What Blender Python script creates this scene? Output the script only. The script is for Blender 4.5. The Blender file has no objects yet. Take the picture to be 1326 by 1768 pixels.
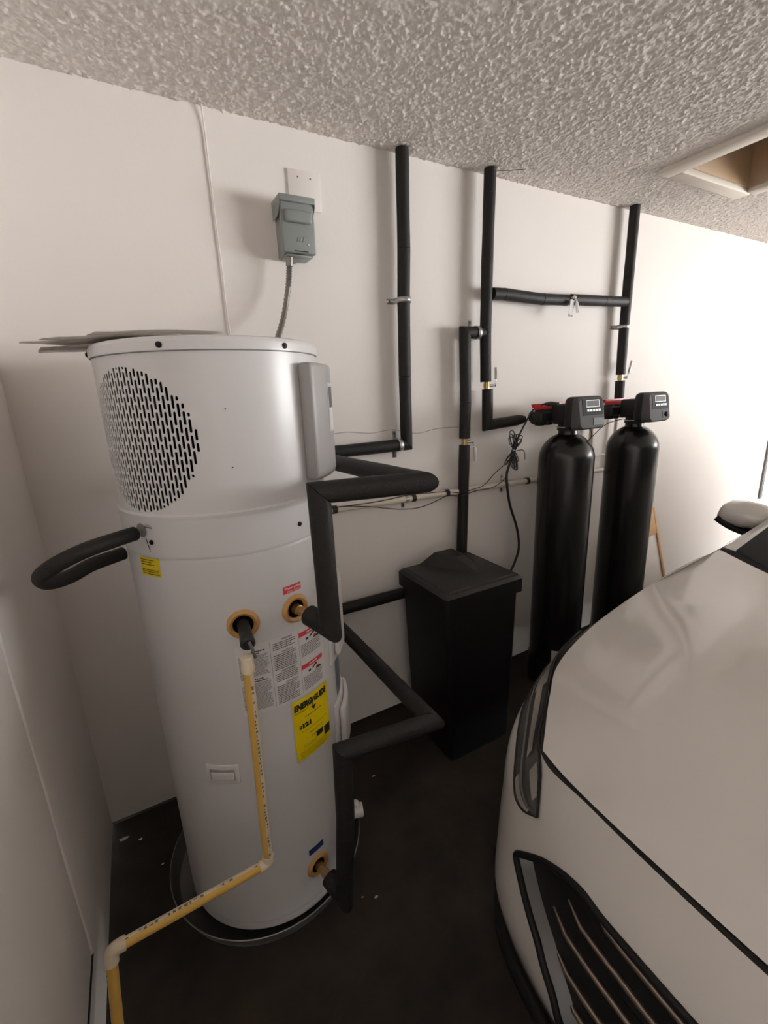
import bpy, bmesh, math, random
import numpy as np
from mathutils import Vector, Matrix

random.seed(7)
rng = np.random.default_rng(11)
SC = bpy.context.scene
COL = SC.collection
PI = math.pi

# ------------------------------------------------------------------ camera
# world: x runs along the pipe wall, y = 0 is the pipe wall (room at y < 0), z up, metres
F_PX, YAW, PITCH, ROLL = 775.68, 0.49833, -0.26228, -0.04109
CAM = Vector((0.3037, -1.7138, 1.5648))
_fwd = Vector((math.sin(YAW) * math.cos(PITCH), math.cos(YAW) * math.cos(PITCH), math.sin(PITCH)))
_rt = Vector((math.cos(YAW), -math.sin(YAW), 0))
_up = _rt.cross(_fwd)
_r2 = math.cos(ROLL) * _rt + math.sin(ROLL) * _up
_u2 = -math.sin(ROLL) * _rt + math.cos(ROLL) * _up
cd = bpy.data.cameras.new('camera')
cd.sensor_fit = 'HORIZONTAL'
cd.sensor_width = 36.0
cd.lens = 36.0 * F_PX / 1326.0
cd.clip_start = 0.02
cam = bpy.data.objects.new('camera', cd)
cam.matrix_world = Matrix(((_r2.x, _u2.x, -_fwd.x, CAM.x), (_r2.y, _u2.y, -_fwd.y, CAM.y),
                           (_r2.z, _u2.z, -_fwd.z, CAM.z), (0, 0, 0, 1)))
COL.objects.link(cam)
SC.camera = cam

# ------------------------------------------------------------------ world, daylight, exposure
WX = 6.80            # plane of the open garage door
wd = bpy.data.worlds.new('sky')
SC.world = wd
wd.use_nodes = True
wn = wd.node_tree.nodes
bg = wn['Background']
bg.inputs[0].default_value = (0.98, 0.975, 0.97, 1)
bg.inputs[1].default_value = 40.0
# daylight entering through the open door: a portal that guides sky sampling
pa = bpy.data.lights.new('door_portal', 'AREA')
pa.shape = 'RECTANGLE'
pa.size, pa.size_y = 2.12, 3.00
pa.cycles.is_portal = True
po = bpy.data.objects.new('door_portal', pa)
po.location = (WX + 0.09, -3.45, 1.08)
po.rotation_euler = (0, PI / 2, 0)
COL.objects.link(po)

SC.view_settings.view_transform = 'Standard'
SC.view_settings.look = 'None'
SC.view_settings.exposure = 0.02
SC.view_settings.gamma = 1.0
SC.view_settings.use_curve_mapping = False
SC.cycles.max_bounces = 10
SC.cycles.diffuse_bounces = 7
SC.cycles.glossy_bounces = 5
SC.cycles.sample_clamp_indirect = 6.0

# ------------------------------------------------------------------ materials
MATS = {}


def mat(name, col, rough=0.5, metal=0.0, noise=None, bump=None, coat=0.0, spec=0.5, trans=0.0, alpha=1.0, emit=None):
    """noise=(scale, amount, colour2); bump=(scale, strength, distance)"""
    m = bpy.data.materials.new(name)
    m.use_nodes = True
    nt = m.node_tree
    b = nt.nodes['Principled BSDF']
    b.inputs['Base Color'].default_value = (*col, 1)
    b.inputs['Roughness'].default_value = rough
    b.inputs['Metallic'].default_value = metal
    b.inputs['Coat Weight'].default_value = coat
    b.inputs['Coat Roughness'].default_value = 0.06
    b.inputs['Specular IOR Level'].default_value = spec
    b.inputs['Transmission Weight'].default_value = trans
    b.inputs['Alpha'].default_value = alpha
    if noise or bump:
        tc = nt.nodes.new('ShaderNodeTexCoord')
    if noise:
        n = nt.nodes.new('ShaderNodeTexNoise')
        n.inputs['Scale'].default_value = noise[0]
        n.inputs['Detail'].default_value = 6
        n.inputs['Roughness'].default_value = 0.65
        nt.links.new(tc.outputs['Object'], n.inputs['Vector'])
        r = nt.nodes.new('ShaderNodeValToRGB')
        r.color_ramp.elements[0].position = 0.5 - noise[1]
        r.color_ramp.elements[1].position = 0.5 + noise[1]
        r.color_ramp.elements[0].color = (*col, 1)
        r.color_ramp.elements[1].color = (*noise[2], 1)
        nt.links.new(n.outputs['Fac'], r.inputs['Fac'])
        nt.links.new(r.outputs['Color'], b.inputs['Base Color'])
    if bump:
        n2 = nt.nodes.new('ShaderNodeTexNoise')
        n2.inputs['Scale'].default_value = bump[0]
        n2.inputs['Detail'].default_value = 4
        nt.links.new(tc.outputs['Object'], n2.inputs['Vector'])
        bp = nt.nodes.new('ShaderNodeBump')
        bp.inputs['Strength'].default_value = bump[1]
        bp.inputs['Distance'].default_value = bump[2]
        nt.links.new(n2.outputs['Fac'], bp.inputs['Height'])
        nt.links.new(bp.outputs['Normal'], b.inputs['Normal'])
    MATS[name] = m
    return m


M_WALL = mat('white_wall_paint', (0.80, 0.757, 0.722), 0.75, noise=(1.6, 0.3, (0.77, 0.727, 0.692)), bump=(60, 0.12, 0.003), spec=0.3)
M_FRONT = mat('darkened_unseen_wall', (0.08, 0.065, 0.055), 0.85)  # unseen wall, colour darkened to cut bounced light
M_CEIL = mat('popcorn_ceiling_paint', (0.69, 0.64, 0.60), 0.9, noise=(110, 0.22, (0.83, 0.785, 0.74)), spec=0.2)
M_CEILS = mat('popcorn_ceiling_far', (0.69, 0.64, 0.60), 0.9, noise=(110, 0.22, (0.83, 0.785, 0.74)), bump=(170, 1.0, 0.012), spec=0.2)
M_FLOOR = mat('dark_stained_concrete', (0.0145, 0.0118, 0.0092), 0.7, noise=(3.2, 0.2, (0.046, 0.036, 0.027)), bump=(25, 0.25, 0.004), spec=0.15)
M_DRIVE = mat('driveway_concrete', (0.46, 0.43, 0.39), 0.9, noise=(3, 0.3, (0.50, 0.46, 0.42)))
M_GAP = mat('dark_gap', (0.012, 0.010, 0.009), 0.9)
M_HEAT = mat('heater_enamel', (0.60, 0.585, 0.585), 0.33, bump=(5, 0.02, 0.01), spec=0.5)
M_HEAT2 = mat('heater_grey_plastic', (0.32, 0.308, 0.303), 0.45)
M_COVER = mat('white_cover_plastic', (0.66, 0.63, 0.62), 0.4)
M_DARK = mat('dark_interior', (0.003, 0.003, 0.0035), 0.8, spec=0.05)  # near-black, shade inside openings put into the colour
M_FIN = mat('coil_fins', (0.010, 0.010, 0.014), 0.5, spec=0.2)
M_FOAM = mat('black_foam_insulation', (0.0095, 0.0085, 0.008), 0.6, noise=(60, 0.3, (0.013, 0.0115, 0.0105)), bump=(180, 0.45, 0.003), spec=0.35)
M_RUB = mat('black_rubber', (0.012, 0.012, 0.012), 0.5)
M_BIN = mat('black_bin_plastic', (0.0045, 0.0042, 0.0043), 0.5, bump=(120, 0.08, 0.002), spec=0.25)
M_TANK = mat('black_tank_wrap', (0.008, 0.0075, 0.007), 0.26, bump=(35, 0.10, 0.002), spec=0.4)
M_HEADP = mat('valve_head_black', (0.014, 0.0135, 0.0135), 0.5, spec=0.3)
M_HEADF = mat('valve_head_silver_grey', (0.085, 0.082, 0.082), 0.6, spec=0.12)
M_HEADD = mat('valve_head_dark_panel', (0.020, 0.018, 0.019), 0.6, spec=0.12)
M_LCD = mat('lcd_glass', (0.05, 0.047, 0.042), 0.5, spec=0.2)
M_LINE = mat('pale_bezel', (0.55, 0.55, 0.56), 0.35)
M_BTN = mat('white_buttons', (0.75, 0.74, 0.74), 0.4)
M_RED = mat('red_plastic', (0.50, 0.028, 0.030), 0.35)
M_ZINC = mat('galvanised_steel', (0.62, 0.62, 0.61), 0.32, metal=0.85, noise=(40, 0.3, (0.5, 0.5, 0.49)))
M_CHROME = mat('chrome', (0.75, 0.75, 0.76), 0.12, metal=1.0)
M_BRASS = mat('brass', (0.52, 0.36, 0.16), 0.33, metal=0.9)
M_COPPER = mat('tarnished_copper', (0.36, 0.20, 0.12), 0.4, metal=0.85)
M_OCHRE = mat('ochre_rubber_grommet', (0.50, 0.27, 0.085), 0.38)
M_CPVC = mat('cream_cpvc', (0.70, 0.60, 0.44), 0.4)
M_CPVCY = mat('yellow_cpvc_stripe', (0.66, 0.40, 0.085), 0.42)
M_PVC = mat('ivory_pvc', (0.70, 0.63, 0.53), 0.42)
M_PRINT = mat('black_print', (0.02, 0.018, 0.018), 0.6)
M_PRINTG = mat('grey_print', (0.20, 0.19, 0.19), 0.6)
M_PAPER = mat('paper', (0.66, 0.64, 0.645), 0.7)
M_PAPER2 = mat('folded_paper', (0.72, 0.69, 0.67), 0.75, noise=(12, 0.3, (0.62, 0.60, 0.60)))
for _m in (M_PAPER2,):
    _nt = _m.node_tree
    _b = _nt.nodes['Principled BSDF']
    _t = _nt.nodes.new('ShaderNodeBsdfTranslucent')
    _t.inputs['Color'].default_value = (0.80, 0.76, 0.72, 1)
    _x = _nt.nodes.new('ShaderNodeMixShader')
    _x.inputs[0].default_value = 0.6
    _nt.links.new(_b.outputs[0], _x.inputs[1])
    _nt.links.new(_t.outputs[0], _x.inputs[2])
    _nt.links.new(_x.outputs[0], _nt.nodes['Material Output'].inputs[0])
M_YEL = mat('yellow_label', (0.74, 0.56, 0.0), 0.5)
M_REDL = mat('red_label', (0.62, 0.04, 0.05), 0.5)
M_BLUEL = mat('dark_blue_label', (0.016, 0.035, 0.14), 0.5)
M_GREYL = mat('blue_grey_label', (0.13, 0.15, 0.18), 0.45)
M_WTXT = mat('white_text', (0.85, 0.72, 0.72), 0.6)
M_COND = mat('dull_conduit_steel', (0.30, 0.285, 0.265), 0.35, metal=0.95)
M_LIDLIT = mat('bin_lid_lit_top', (0.016, 0.0135, 0.013), 0.5, spec=0.4)  # lighter copy of the bin plastic, light on the lid top painted in
M_BOX = mat('grey_enamelled_steel', (0.235, 0.255, 0.245), 0.38)
M_PLATE = mat('wall_plate_white', (0.76, 0.715, 0.685), 0.45)
M_WIRE = mat('white_cable', (0.78, 0.75, 0.72), 0.5)
M_GWIRE = mat('grey_wire', (0.33, 0.30, 0.27), 0.6)
M_ALU = mat('pan_aluminium', (0.34, 0.33, 0.32), 0.38, metal=0.9)
M_WOOD = mat('pale_pine', (0.62, 0.36, 0.17), 0.6, noise=(8, 0.3, (0.70, 0.44, 0.24)))
M_BOARD = mat('white_board', (0.74, 0.70, 0.68), 0.6)
M_TRIM = mat('hatch_trim_paint', (0.66, 0.60, 0.53), 0.6)
M_SHAFT = mat('hatch_shaft_plywood', (0.46, 0.29, 0.15), 0.8, noise=(5, 0.25, (0.42, 0.35, 0.28)))
M_CAR = mat('white_car_paint', (0.60, 0.565, 0.53), 0.30, coat=0.8, noise=(2.2, 0.25, (0.57, 0.535, 0.50)))
M_CARB = mat('car_black_trim', (0.010, 0.0095, 0.0095), 0.55, spec=0.2)
M_CARG = mat('car_grey_trim', (0.12, 0.116, 0.112), 0.4, metal=0.2)
M_VAL = mat('bumper_lower_grey', (0.045, 0.042, 0.040), 0.5, spec=0.3)
M_SLAT = mat('grille_slat_chrome', (0.34, 0.27, 0.22), 0.3, metal=0.85, noise=(60, 0.3, (0.22, 0.17, 0.14)))
M_LAMPD = mat('headlamp_dark', (0.03, 0.027, 0.025), 0.25)
M_LAMPC = mat('headlamp_reflector', (0.50, 0.46, 0.42), 0.18, metal=0.55)
M_GLASS = mat('windscreen_glass', (0.10, 0.12, 0.11), 0.04, spec=0.7)
M_LENS = mat('headlamp_lens', (0.9, 0.88, 0.86), 0.04, alpha=0.05, spec=0.6)
M_PANE = mat('clear_pane', (0.95, 0.95, 0.95), 0.02, alpha=0.08)
M_TYRE = mat('tyre_rubber', (0.015, 0.015, 0.015), 0.8)
M_CHIP = mat('paint_chip', (0.42, 0.38, 0.33), 0.8)
M_LEAF = mat('hedge_green', (0.10, 0.16, 0.06), 0.8)


# ------------------------------------------------------------------ object helpers
def link(name, me, m, parent=None, smooth=False):
    o = bpy.data.objects.new(name, me)
    COL.objects.link(o)
    if m is not None:
        me.materials.append(m)
    if parent is not None:
        o.parent = parent
        if parent.type == 'EMPTY':
            o.matrix_parent_inverse = Matrix.Translation(-parent.location)
    if smooth:
        me.polygons.foreach_set('use_smooth', [True] * len(me.polygons))
    return o


def pyd(name, vs, fs, m, parent=None, smooth=False, angle=None):
    me = bpy.data.meshes.new(name)
    me.from_pydata([tuple(map(float, v)) for v in vs], [], fs)
    me.update()
    o = link(name, me, m, parent, smooth or angle is not None)
    if angle is not None:
        try:
            me.set_sharp_from_angle(angle=math.radians(angle))
        except Exception:
            pass
    return o


def thing(name, label, cat, group=None, loc=(0, 0, 0)):
    o = bpy.data.objects.new(name, None)
    o.empty_display_size = 0.05
    o.location = loc
    COL.objects.link(o)
    return tag(o, label, cat, group)


def tag(o, label, cat, group=None):
    o['label'] = label
    o['category'] = cat
    if group:
        o['group'] = group
    return o


def struct(o):
    o['kind'] = 'structure'
    return o


def lab(o, text):
    o['label'] = text
    return o


def boxg(x0, x1, y0, y1, z0, z1):
    v = [(x0, y0, z0), (x1, y0, z0), (x1, y1, z0), (x0, y1, z0), (x0, y0, z1), (x1, y0, z1), (x1, y1, z1), (x0, y1, z1)]
    f = [(0, 3, 2, 1), (4, 5, 6, 7), (0, 1, 5, 4), (1, 2, 6, 5), (2, 3, 7, 6), (3, 0, 4, 7)]
    return v, f


def box(name, x0, x1, y0, y1, z0, z1, m, parent=None, bev=0.0, seg=2, rot=None, at=None):
    v, f = boxg(x0, x1, y0, y1, z0, z1)
    bm = bmesh.new()
    vs = [bm.verts.new(p) for p in v]
    for q in f:
        bm.faces.new([vs[i] for i in q])
    if bev > 0:
        bmesh.ops.bevel(bm, geom=list(bm.edges), offset=bev, segments=seg, affect='EDGES', profile=0.5)
    if rot is not None:
        bmesh.ops.rotate(bm, verts=bm.verts, cent=(0, 0, 0), matrix=rot)
    if at is not None:
        bmesh.ops.translate(bm, verts=bm.verts, vec=at)
    bm.normal_update()
    me = bpy.data.meshes.new(name)
    bm.to_mesh(me)
    bm.free()
    o = link(name, me, m, parent, bev > 0)
    if bev > 0:
        me.set_sharp_from_angle(angle=math.radians(50))
    return o


def lathe(name, prof, m, parent=None, seg=48, c=(0, 0), axis=None, angle=35, a0=0.0, a1=2 * PI):
    """prof [(r,z)]; revolve about a vertical axis through c, or about axis=(origin, direction)"""
    full = abs(a1 - a0 - 2 * PI) < 1e-6
    n = seg if full else seg + 1
    vs, fs = [], []
    for (r, z) in prof:
        for k in range(n):
            t = a0 + (a1 - a0) * k / seg
            vs.append(Vector((r * math.cos(t), r * math.sin(t), z)))
    for i in range(len(prof) - 1):
        for k in range(seg):
            k2 = (k + 1) % n if full else k + 1
            fs.append((i * n + k, i * n + k2, (i + 1) * n + k2, (i + 1) * n + k))
    if axis is None:
        vs = [(v.x + c[0], v.y + c[1], v.z) for v in vs]
    else:
        q = Vector(axis[1]).normalized().to_track_quat('Z', 'Y').to_matrix()
        vs = [q @ v + Vector(axis[0]) for v in vs]
    return pyd(name, vs, fs, m, parent, angle=angle)


def frame_along(pts):
    P = [Vector(p) for p in pts]
    T = []
    for i in range(len(P)):
        a = P[max(i - 1, 0)]
        b = P[min(i + 1, len(P) - 1)]
        T.append((b - a).normalized())
    n = T[0].orthogonal().normalized()
    N = [n]
    for i in range(1, len(P)):
        ax = T[i - 1].cross(T[i])
        if ax.length > 1e-7:
            n = Matrix.Rotation(T[i - 1].angle(T[i]), 3, ax.normalized()) @ n
        n = (n - T[i] * n.dot(T[i])).normalized()
        N.append(n)
    return P, T, N


def tube_geo(pts, r, seg=10, caps=True):
    P, T, N = frame_along(pts)
    vs, fs = [], []
    for i in range(len(P)):
        rr = r[i] if hasattr(r, '__len__') else r
        B = T[i].cross(N[i])
        for k in range(seg):
            t = 2 * PI * k / seg
            vs.append(P[i] + rr * (math.cos(t) * N[i] + math.sin(t) * B))
    for i in range(len(P) - 1):
        for k in range(seg):
            k2 = (k + 1) % seg
            fs.append((i * seg + k, i * seg + k2, (i + 1) * seg + k2, (i + 1) * seg + k))
    if caps:
        fs.append(tuple(range(seg - 1, -1, -1)))
        fs.append(tuple(range((len(P) - 1) * seg, len(P) * seg)))
    return vs, fs


def tube(name, pts, r, m, parent=None, seg=10, caps=True):
    v, f = tube_geo(pts, r, seg, caps)
    return pyd(name, v, f, m, parent, angle=50)


def smoothpath(pts, n=8):
    """Catmull-Rom through pts"""
    P = [Vector(p) for p in pts]
    P = [P[0] * 2 - P[1]] + P + [P[-1] * 2 - P[-2]]
    out = []
    for i in range(1, len(P) - 2):
        for k in range(n):
            t = k / n
            a, b, c, d = P[i - 1], P[i], P[i + 1], P[i + 2]
            out.append(0.5 * ((2 * b) + (c - a) * t + (2 * a - 5 * b + 4 * c - d) * t * t + (3 * b - a - 3 * c + d) * t ** 3))
    out.append(P[-2])
    return out


def sleeves(parent, nodes, r, m=None, seg=18, name='insulation_sleeve', hollow=True):
    """foam sleeves with mitred corners: one mesh per straight piece"""
    m = m or M_FOAM
    P = [Vector(p) for p in nodes]
    out = []
    D = [(P[i + 1] - P[i]).normalized() for i in range(len(P) - 1)]
    for i in range(len(P) - 1):
        d = D[i]
        n = d.orthogonal().normalized()
        b = d.cross(n)
        L = (P[i + 1] - P[i]).length
        n0 = d if i == 0 else (D[i - 1] + D[i]).normalized()
        n1 = d if i == len(P) - 2 else (D[i] + D[i + 1]).normalized()
        rings = []
        nmid = max(2, int(L / 0.09))
        for k in range(nmid + 1):
            base = P[i] + d * (L * k / nmid)
            ring = []
            wob = 1 + 0.018 * math.sin(k * 2.3 + i)
            for s in range(seg):
                t = 2 * PI * s / seg
                q = base + r * wob * (math.cos(t) * n + math.sin(t) * b)
                if k == 0:
                    q = q - d * ((q - P[i]).dot(n0) / d.dot(n0))
                elif k == nmid:
                    q = q - d * ((q - P[i + 1]).dot(n1) / d.dot(n1))
                ring.append(q)
            rings.append(ring)
        # tiny inset lip so that mitre joints read as seams
        vs, fs = [], []
        c0 = P[i]
        c1 = P[i + 1]
        rings = [[c0 + (q - c0) * 0.93 for q in rings[0]]] + [[q + d * 0.0015 for q in rings[0]]] + rings[1:-1] + \
                [[q - d * 0.0015 for q in rings[-1]]] + [[c1 + (q - c1) * 0.93 for q in rings[-1]]]
        for ring in rings:
            vs += ring
        for a in range(len(rings) - 1):
            for s in range(seg):
                s2 = (s + 1) % seg
                fs.append((a * seg + s, a * seg + s2, (a + 1) * seg + s2, (a + 1) * seg + s))
        fs.append(tuple(range(seg - 1, -1, -1)))
        fs.append(tuple(range((len(rings) - 1) * seg, len(rings) * seg)))
        out.append(pyd(name, vs, fs, m, parent, angle=40))
    return out


def strap(parent, c, axis, r, w=0.016, ears=1, name='pipe_strap'):
    """two-hole / one-hole zinc strap round a pipe that runs in front of the wall (y=0). axis 'x' or 'z'"""
    vs, fs = [], []
    prof = []
    t = 0.0012
    rr = r + 0.001
    # half loop from wall to wall, in the plane normal to the pipe axis: (u, y)
    n = 14
    for k in range(n + 1):
        a = PI * k / n
        prof.append((rr * math.cos(a), c[1] - rr * math.sin(a)))
    left = [(-rr, -0.001), (-rr - 0.030, -0.001)] if ears != 0 else [(-rr, -0.001)]
    right = [(rr + 0.030, -0.001), (rr, -0.001)] if ears == 2 else [(rr, -0.001)]
    line = right + prof + left

    def pt(u, y, wv):
        if axis == 'z':
            return (c[0] + u, y, c[2] + wv)
        return (c[0] + wv, y, c[2] + u)
    for (u, y) in line:
        vs += [pt(u, y, -w / 2), pt(u, y, w / 2)]
    for i in range(len(line) - 1):
        fs.append((2 * i, 2 * i + 1, 2 * i + 3, 2 * i + 2))
    o = pyd(name, vs, fs, M_ZINC, parent, angle=40)
    md = o.modifiers.new('s', 'SOLIDIFY')
    md.thickness = 0.0018
    md.offset = 0
    # screw heads
    scr = []
    if ears:
        scr.append(-rr - 0.019)
    if ears == 2:
        scr.append(rr + 0.019)
    for u in scr:
        p = pt(u, -0.003, 0)
        lathe('screw', [(0, 0.003), (0.003, 0.0028), (0.0045, 0.001), (0.0045, 0)], M_CARG, o, seg=10, axis=(p, (0, -1, 0)))
    return o


FONT = None


def text_mesh(s, size=1.0, bold=0.0, shear=0.0, width=None, align='LEFT'):
    cu = bpy.data.curves.new('t', 'FONT')
    cu.body = s
    cu.size = size
    cu.offset = bold
    cu.shear = shear
    cu.align_x = align
    cu.resolution_u = 2
    ob = bpy.data.objects.new('t', cu)
    COL.objects.link(ob)
    dg = bpy.context.evaluated_depsgraph_get()
    me = bpy.data.meshes.new_from_object(ob.evaluated_get(dg))
    vs = [v.co.copy() for v in me.vertices]
    fs = [tuple(p.vertices) for p in me.polygons]
    bpy.data.objects.remove(ob)
    bpy.data.curves.remove(cu)
    bpy.data.meshes.remove(me)
    if width and vs:
        x1 = max(v.x for v in vs)
        x0 = min(v.x for v in vs)
        k = width / max(1e-6, x1 - x0)
        for v in vs:
            v.x = (v.x - x0) * k
    return vs, fs


def catgrid(net, nu, nv):
    """Catmull-Rom surface through a control net (m,n,3) -> (nu,nv,3)"""
    net = np.asarray(net, float)

    def interp(A, n):
        m = A.shape[0]
        ext = np.concatenate([2 * A[:1] - A[1:2], A, 2 * A[-1:] - A[-2:-1]], 0)
        ts = np.linspace(0, m - 1, n)
        i = np.minimum(ts.astype(int), m - 2)
        f = (ts - i).reshape((-1,) + (1,) * (A.ndim - 1))
        a, b, c, d = ext[i], ext[i + 1], ext[i + 2], ext[i + 3]
        return 0.5 * (2 * b + (c - a) * f + (2 * a - 5 * b + 4 * c - d) * f ** 2 + (3 * b - a - 3 * c + d) * f ** 3)
    G = interp(net, nu)
    G = np.swapaxes(interp(np.swapaxes(G, 0, 1), nv), 0, 1)
    return G


def gridmesh(name, G, m, parent=None, flip=False, keep=None, thick=0.0, angle=40):
    nu, nv = G.shape[:2]
    vs = G.reshape(-1, 3)
    fs = []
    for i in range(nu - 1):
        for j in range(nv - 1):
            if keep is not None and not keep(G[i, j], G[i + 1, j + 1]):
                continue
            q = (i * nv + j, i * nv + j + 1, (i + 1) * nv + j + 1, (i + 1) * nv + j)
            fs.append(q[::-1] if flip else q)
    o = pyd(name, vs, fs, m, parent, angle=angle)
    if thick:
        md = o.modifiers.new('s', 'SOLIDIFY')
        md.thickness = thick
        md.offset = -1
    return o

# ================================================================== THE SETTING
HGT = 2.44
o = pyd('floor', *boxg(-0.12, WX + 0.05, -6.2, 0.12, -0.12, 0.0), M_FLOOR)
struct(o)
o = pyd('floor_driveway', *boxg(WX + 0.05, 10.5, -7, 2, -0.20, -0.03), M_DRIVE)
struct(o)
vs, fs = [], []
for b in ((-0.12, 4.88, 0.016, 2.46), (5.62, WX + 0.06, 0.016, 2.46), (4.88, 5.62, 0.016, 0.60), (4.88, 5.62, 2.10, 2.46)):
    v, f = boxg(b[0], b[1], 0.0, 0.12, b[2], b[3])
    fs += [tuple(i + len(vs) for i in q) for q in f]
    vs += v
struct(pyd('wall_back', vs, fs, M_WALL))
struct(pyd('wall_left', *boxg(-0.12, 0.0, -6.2, 0.0, 0.010, 2.46), M_WALL))
struct(pyd('wall_front', *boxg(-0.12, WX + 0.06, -6.2, -6.08, 0.0, 2.46), M_FRONT))
v1, f1 = boxg(WX, WX + 0.12, -6.08, 0.0, 2.14, 2.46)
vs, fs = list(v1), list(f1)
for b in ((-6.08, -4.95, 0.0, 2.14), (-1.95, 0.0, 0.0, 2.14)):
    v2, f2 = boxg(WX, WX + 0.12, *b)
    fs += [tuple(i + len(vs) for i in q) for q in f2]
    vs += v2
struct(pyd('wall_right', vs, fs, M_WALL))
sl_ = struct(pyd('window_1', *boxg(4.88, 5.62, 0.05, 0.054, 0.60, 2.10), M_PANE))
lab(sl_, 'bright window at the far right end of the wall')
struct(box('trim_1', 4.845, 4.885, -0.014, 0.0, 0.56, 2.14, M_CARG))
lab(bpy.data.objects['trim_1'], 'grey metal edge of the side window')
# dark strip below the plaster, shade of the gap put into its colour
struct(pyd('gap_shade_back', *boxg(0.0, WX, 0.004, 0.02, 0.0, 0.02), M_GAP))
# raised board on the left wall, its edge showing as a ridge
struct(box('trim_2', -0.001, 0.009, -2.60, -0.632, 0.238, 2.05, M_WALL, bev=0.004))
lab(bpy.data.objects['trim_2'], 'slightly raised white board on the left wall')

rd = [Vector((0.004 + 0.001 * math.sin(k * 1.7), -0.634 + 0.0016 * math.sin(k * 0.9), 0.24 + k * 0.06)) for k in range(31)]
struct(tube('trim_4', rd, 0.0085, M_WALL, None, 8))
lab(bpy.data.objects['trim_4'], 'uneven vertical plaster ridge on the left wall')
struct(box('trim_5', 0.0, 0.010, -2.60, -0.628, 0.226, 0.236, M_GAP))
lab(bpy.data.objects['trim_5'], 'dark joint below the raised board on the left wall')
# ceiling: slab around the attic hatch, popcorn relief below it
HX0, HX1, HY0, HY1 = 2.545, 3.095, -1.03, -0.400       # clear opening
vs, fs = [], []
for b in ((-0.12, HX0, -6.2, 0.12), (HX1, WX + 0.4, -6.2, 0.12), (HX0, HX1, HY1, 0.12), (HX0, HX1, -6.2, HY0)):
    v, f = boxg(b[0], b[1], b[2], b[3], HGT + 0.004, HGT + 0.14)
    fs += [tuple(i + len(vs) for i in q) for q in f]
    vs += v
ceil = struct(pyd('ceiling', vs, fs, M_CEILS))
st = 0.0036
gx = np.arange(-0.02, 4.30, st)
gy = np.arange(-1.26, 0.004, st)
nz = rng.normal(size=(len(gx), len(gy)))


def blur(a, n=1):
    for _ in range(n):
        a = (np.roll(a, 1, 0) + np.roll(a, -1, 0) + a * 2) / 4
        a = (np.roll(a, 1, 1) + np.roll(a, -1, 1) + a * 2) / 4
    return a


b1 = 0.8 * nz + blur(nz, 1)
b1 /= b1.std()
b2 = blur(rng.normal(size=nz.shape), 4)
b2 /= b2.std()
hh = 0.0017 * np.clip(b1 + 0.2, 0, None) ** 1.1 + 0.0008 * b2
X, Y = np.meshgrid(gx + 0, gy + 0, indexing='ij')
V = np.stack([X + rng.uniform(-.0010, .0010, X.shape), Y + rng.uniform(-.0010, .0010, X.shape), HGT - hh], -1).reshape(-1, 3)
ni, nj = len(gx), len(gy)
idx = np.arange(ni * nj).reshape(ni, nj)
quad = np.stack([idx[:-1, :-1], idx[:-1, 1:], idx[1:, 1:], idx[1:, :-1]], -1)
cx = (gx[:-1] + st / 2)[:, None]
cy = (gy[:-1] + st / 2)[None, :]
hole = (cx > HX0 - 0.03) & (cx < HX1 + 0.03) & (cy > HY0 - 0.03) & (cy < HY1 + 0.03)
quad = quad[~hole]
me = bpy.data.meshes.new('popcorn_texture')
me.vertices.add(len(V))
me.vertices.foreach_set('co', V.astype(np.float32).ravel())
me.loops.add(quad.size)
me.loops.foreach_set('vertex_index', quad.astype(np.int32).ravel())
me.polygons.add(len(quad))
me.polygons.foreach_set('loop_start', np.arange(0, quad.size, 4, dtype=np.int32))
me.polygons.foreach_set('loop_total', np.full(len(quad), 4, dtype=np.int32))
me.update(calc_edges=True)
pc = link('popcorn_texture', me, M_CEIL, ceil, True)
pc['kind'] = 'stuff'

# attic hatch: four trim boards, plywood shaft, dark loft
hz0 = HGT - 0.020
hatch = struct(thing('trim_3', 'painted board frame of the open attic hatch', 'hatch', loc=(2.8, -0.7, HGT)))
del hatch['category']
box('frame_board', HX0 - 0.075, HX0, HY0 - 0.075, HY1 + 0.062, hz0, HGT + 0.004, M_TRIM, hatch, 0.003)
box('frame_board', HX1, HX1 + 0.075, HY0 - 0.075, HY1 - 0.002, hz0 + 0.004, HGT + 0.004, M_TRIM, hatch, 0.003)
box('frame_board', HX0 + 0.001, HX1 + 0.03, HY1, HY1 + 0.062, hz0, HGT + 0.004, M_TRIM, hatch, 0.003)
box('frame_board', HX0 + 0.001, HX1 - 0.001, HY0 - 0.075, HY0, hz0, HGT + 0.004, M_TRIM, hatch, 0.003)
box('shaft_panel', HX0 - 0.02, HX0 + 0.004, HY0, HY1, HGT + 0.005, HGT + 0.26, M_SHAFT, hatch)
box('shaft_panel', HX1 - 0.004, HX1 + 0.02, HY0, HY1, HGT + 0.005, HGT + 0.26, M_SHAFT, hatch)
box('shaft_panel', HX0, HX1, HY1 - 0.004, HY1 + 0.02, HGT + 0.005, HGT + 0.26, M_SHAFT, hatch)
box('shaft_panel', HX0, HX1, HY0 - 0.02, HY0 + 0.004, HGT + 0.005, HGT + 0.26, M_SHAFT, hatch)
v, f = boxg(1.9, 3.7, -1.7, 0.10, HGT + 0.135, HGT + 1.0)
pyd('loft_dark_box', v, f[1:], M_GAP, hatch)  # added near-black box, loft darkness put into its colour

# ================================================================== HEAT PUMP WATER HEATER
HC = (0.514, -0.4258)
R0 = 0.2685
HZ = 0.045
heater = thing('water_heater', 'tall white heat pump water heater with round slotted fan grille', 'water heater', loc=(HC[0], HC[1], 0.0))


def hp(th, z, r=R0):
    t = math.radians(th)
    return Vector((HC[0] + r * math.cos(t), HC[1] + r * math.sin(t), z))


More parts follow.
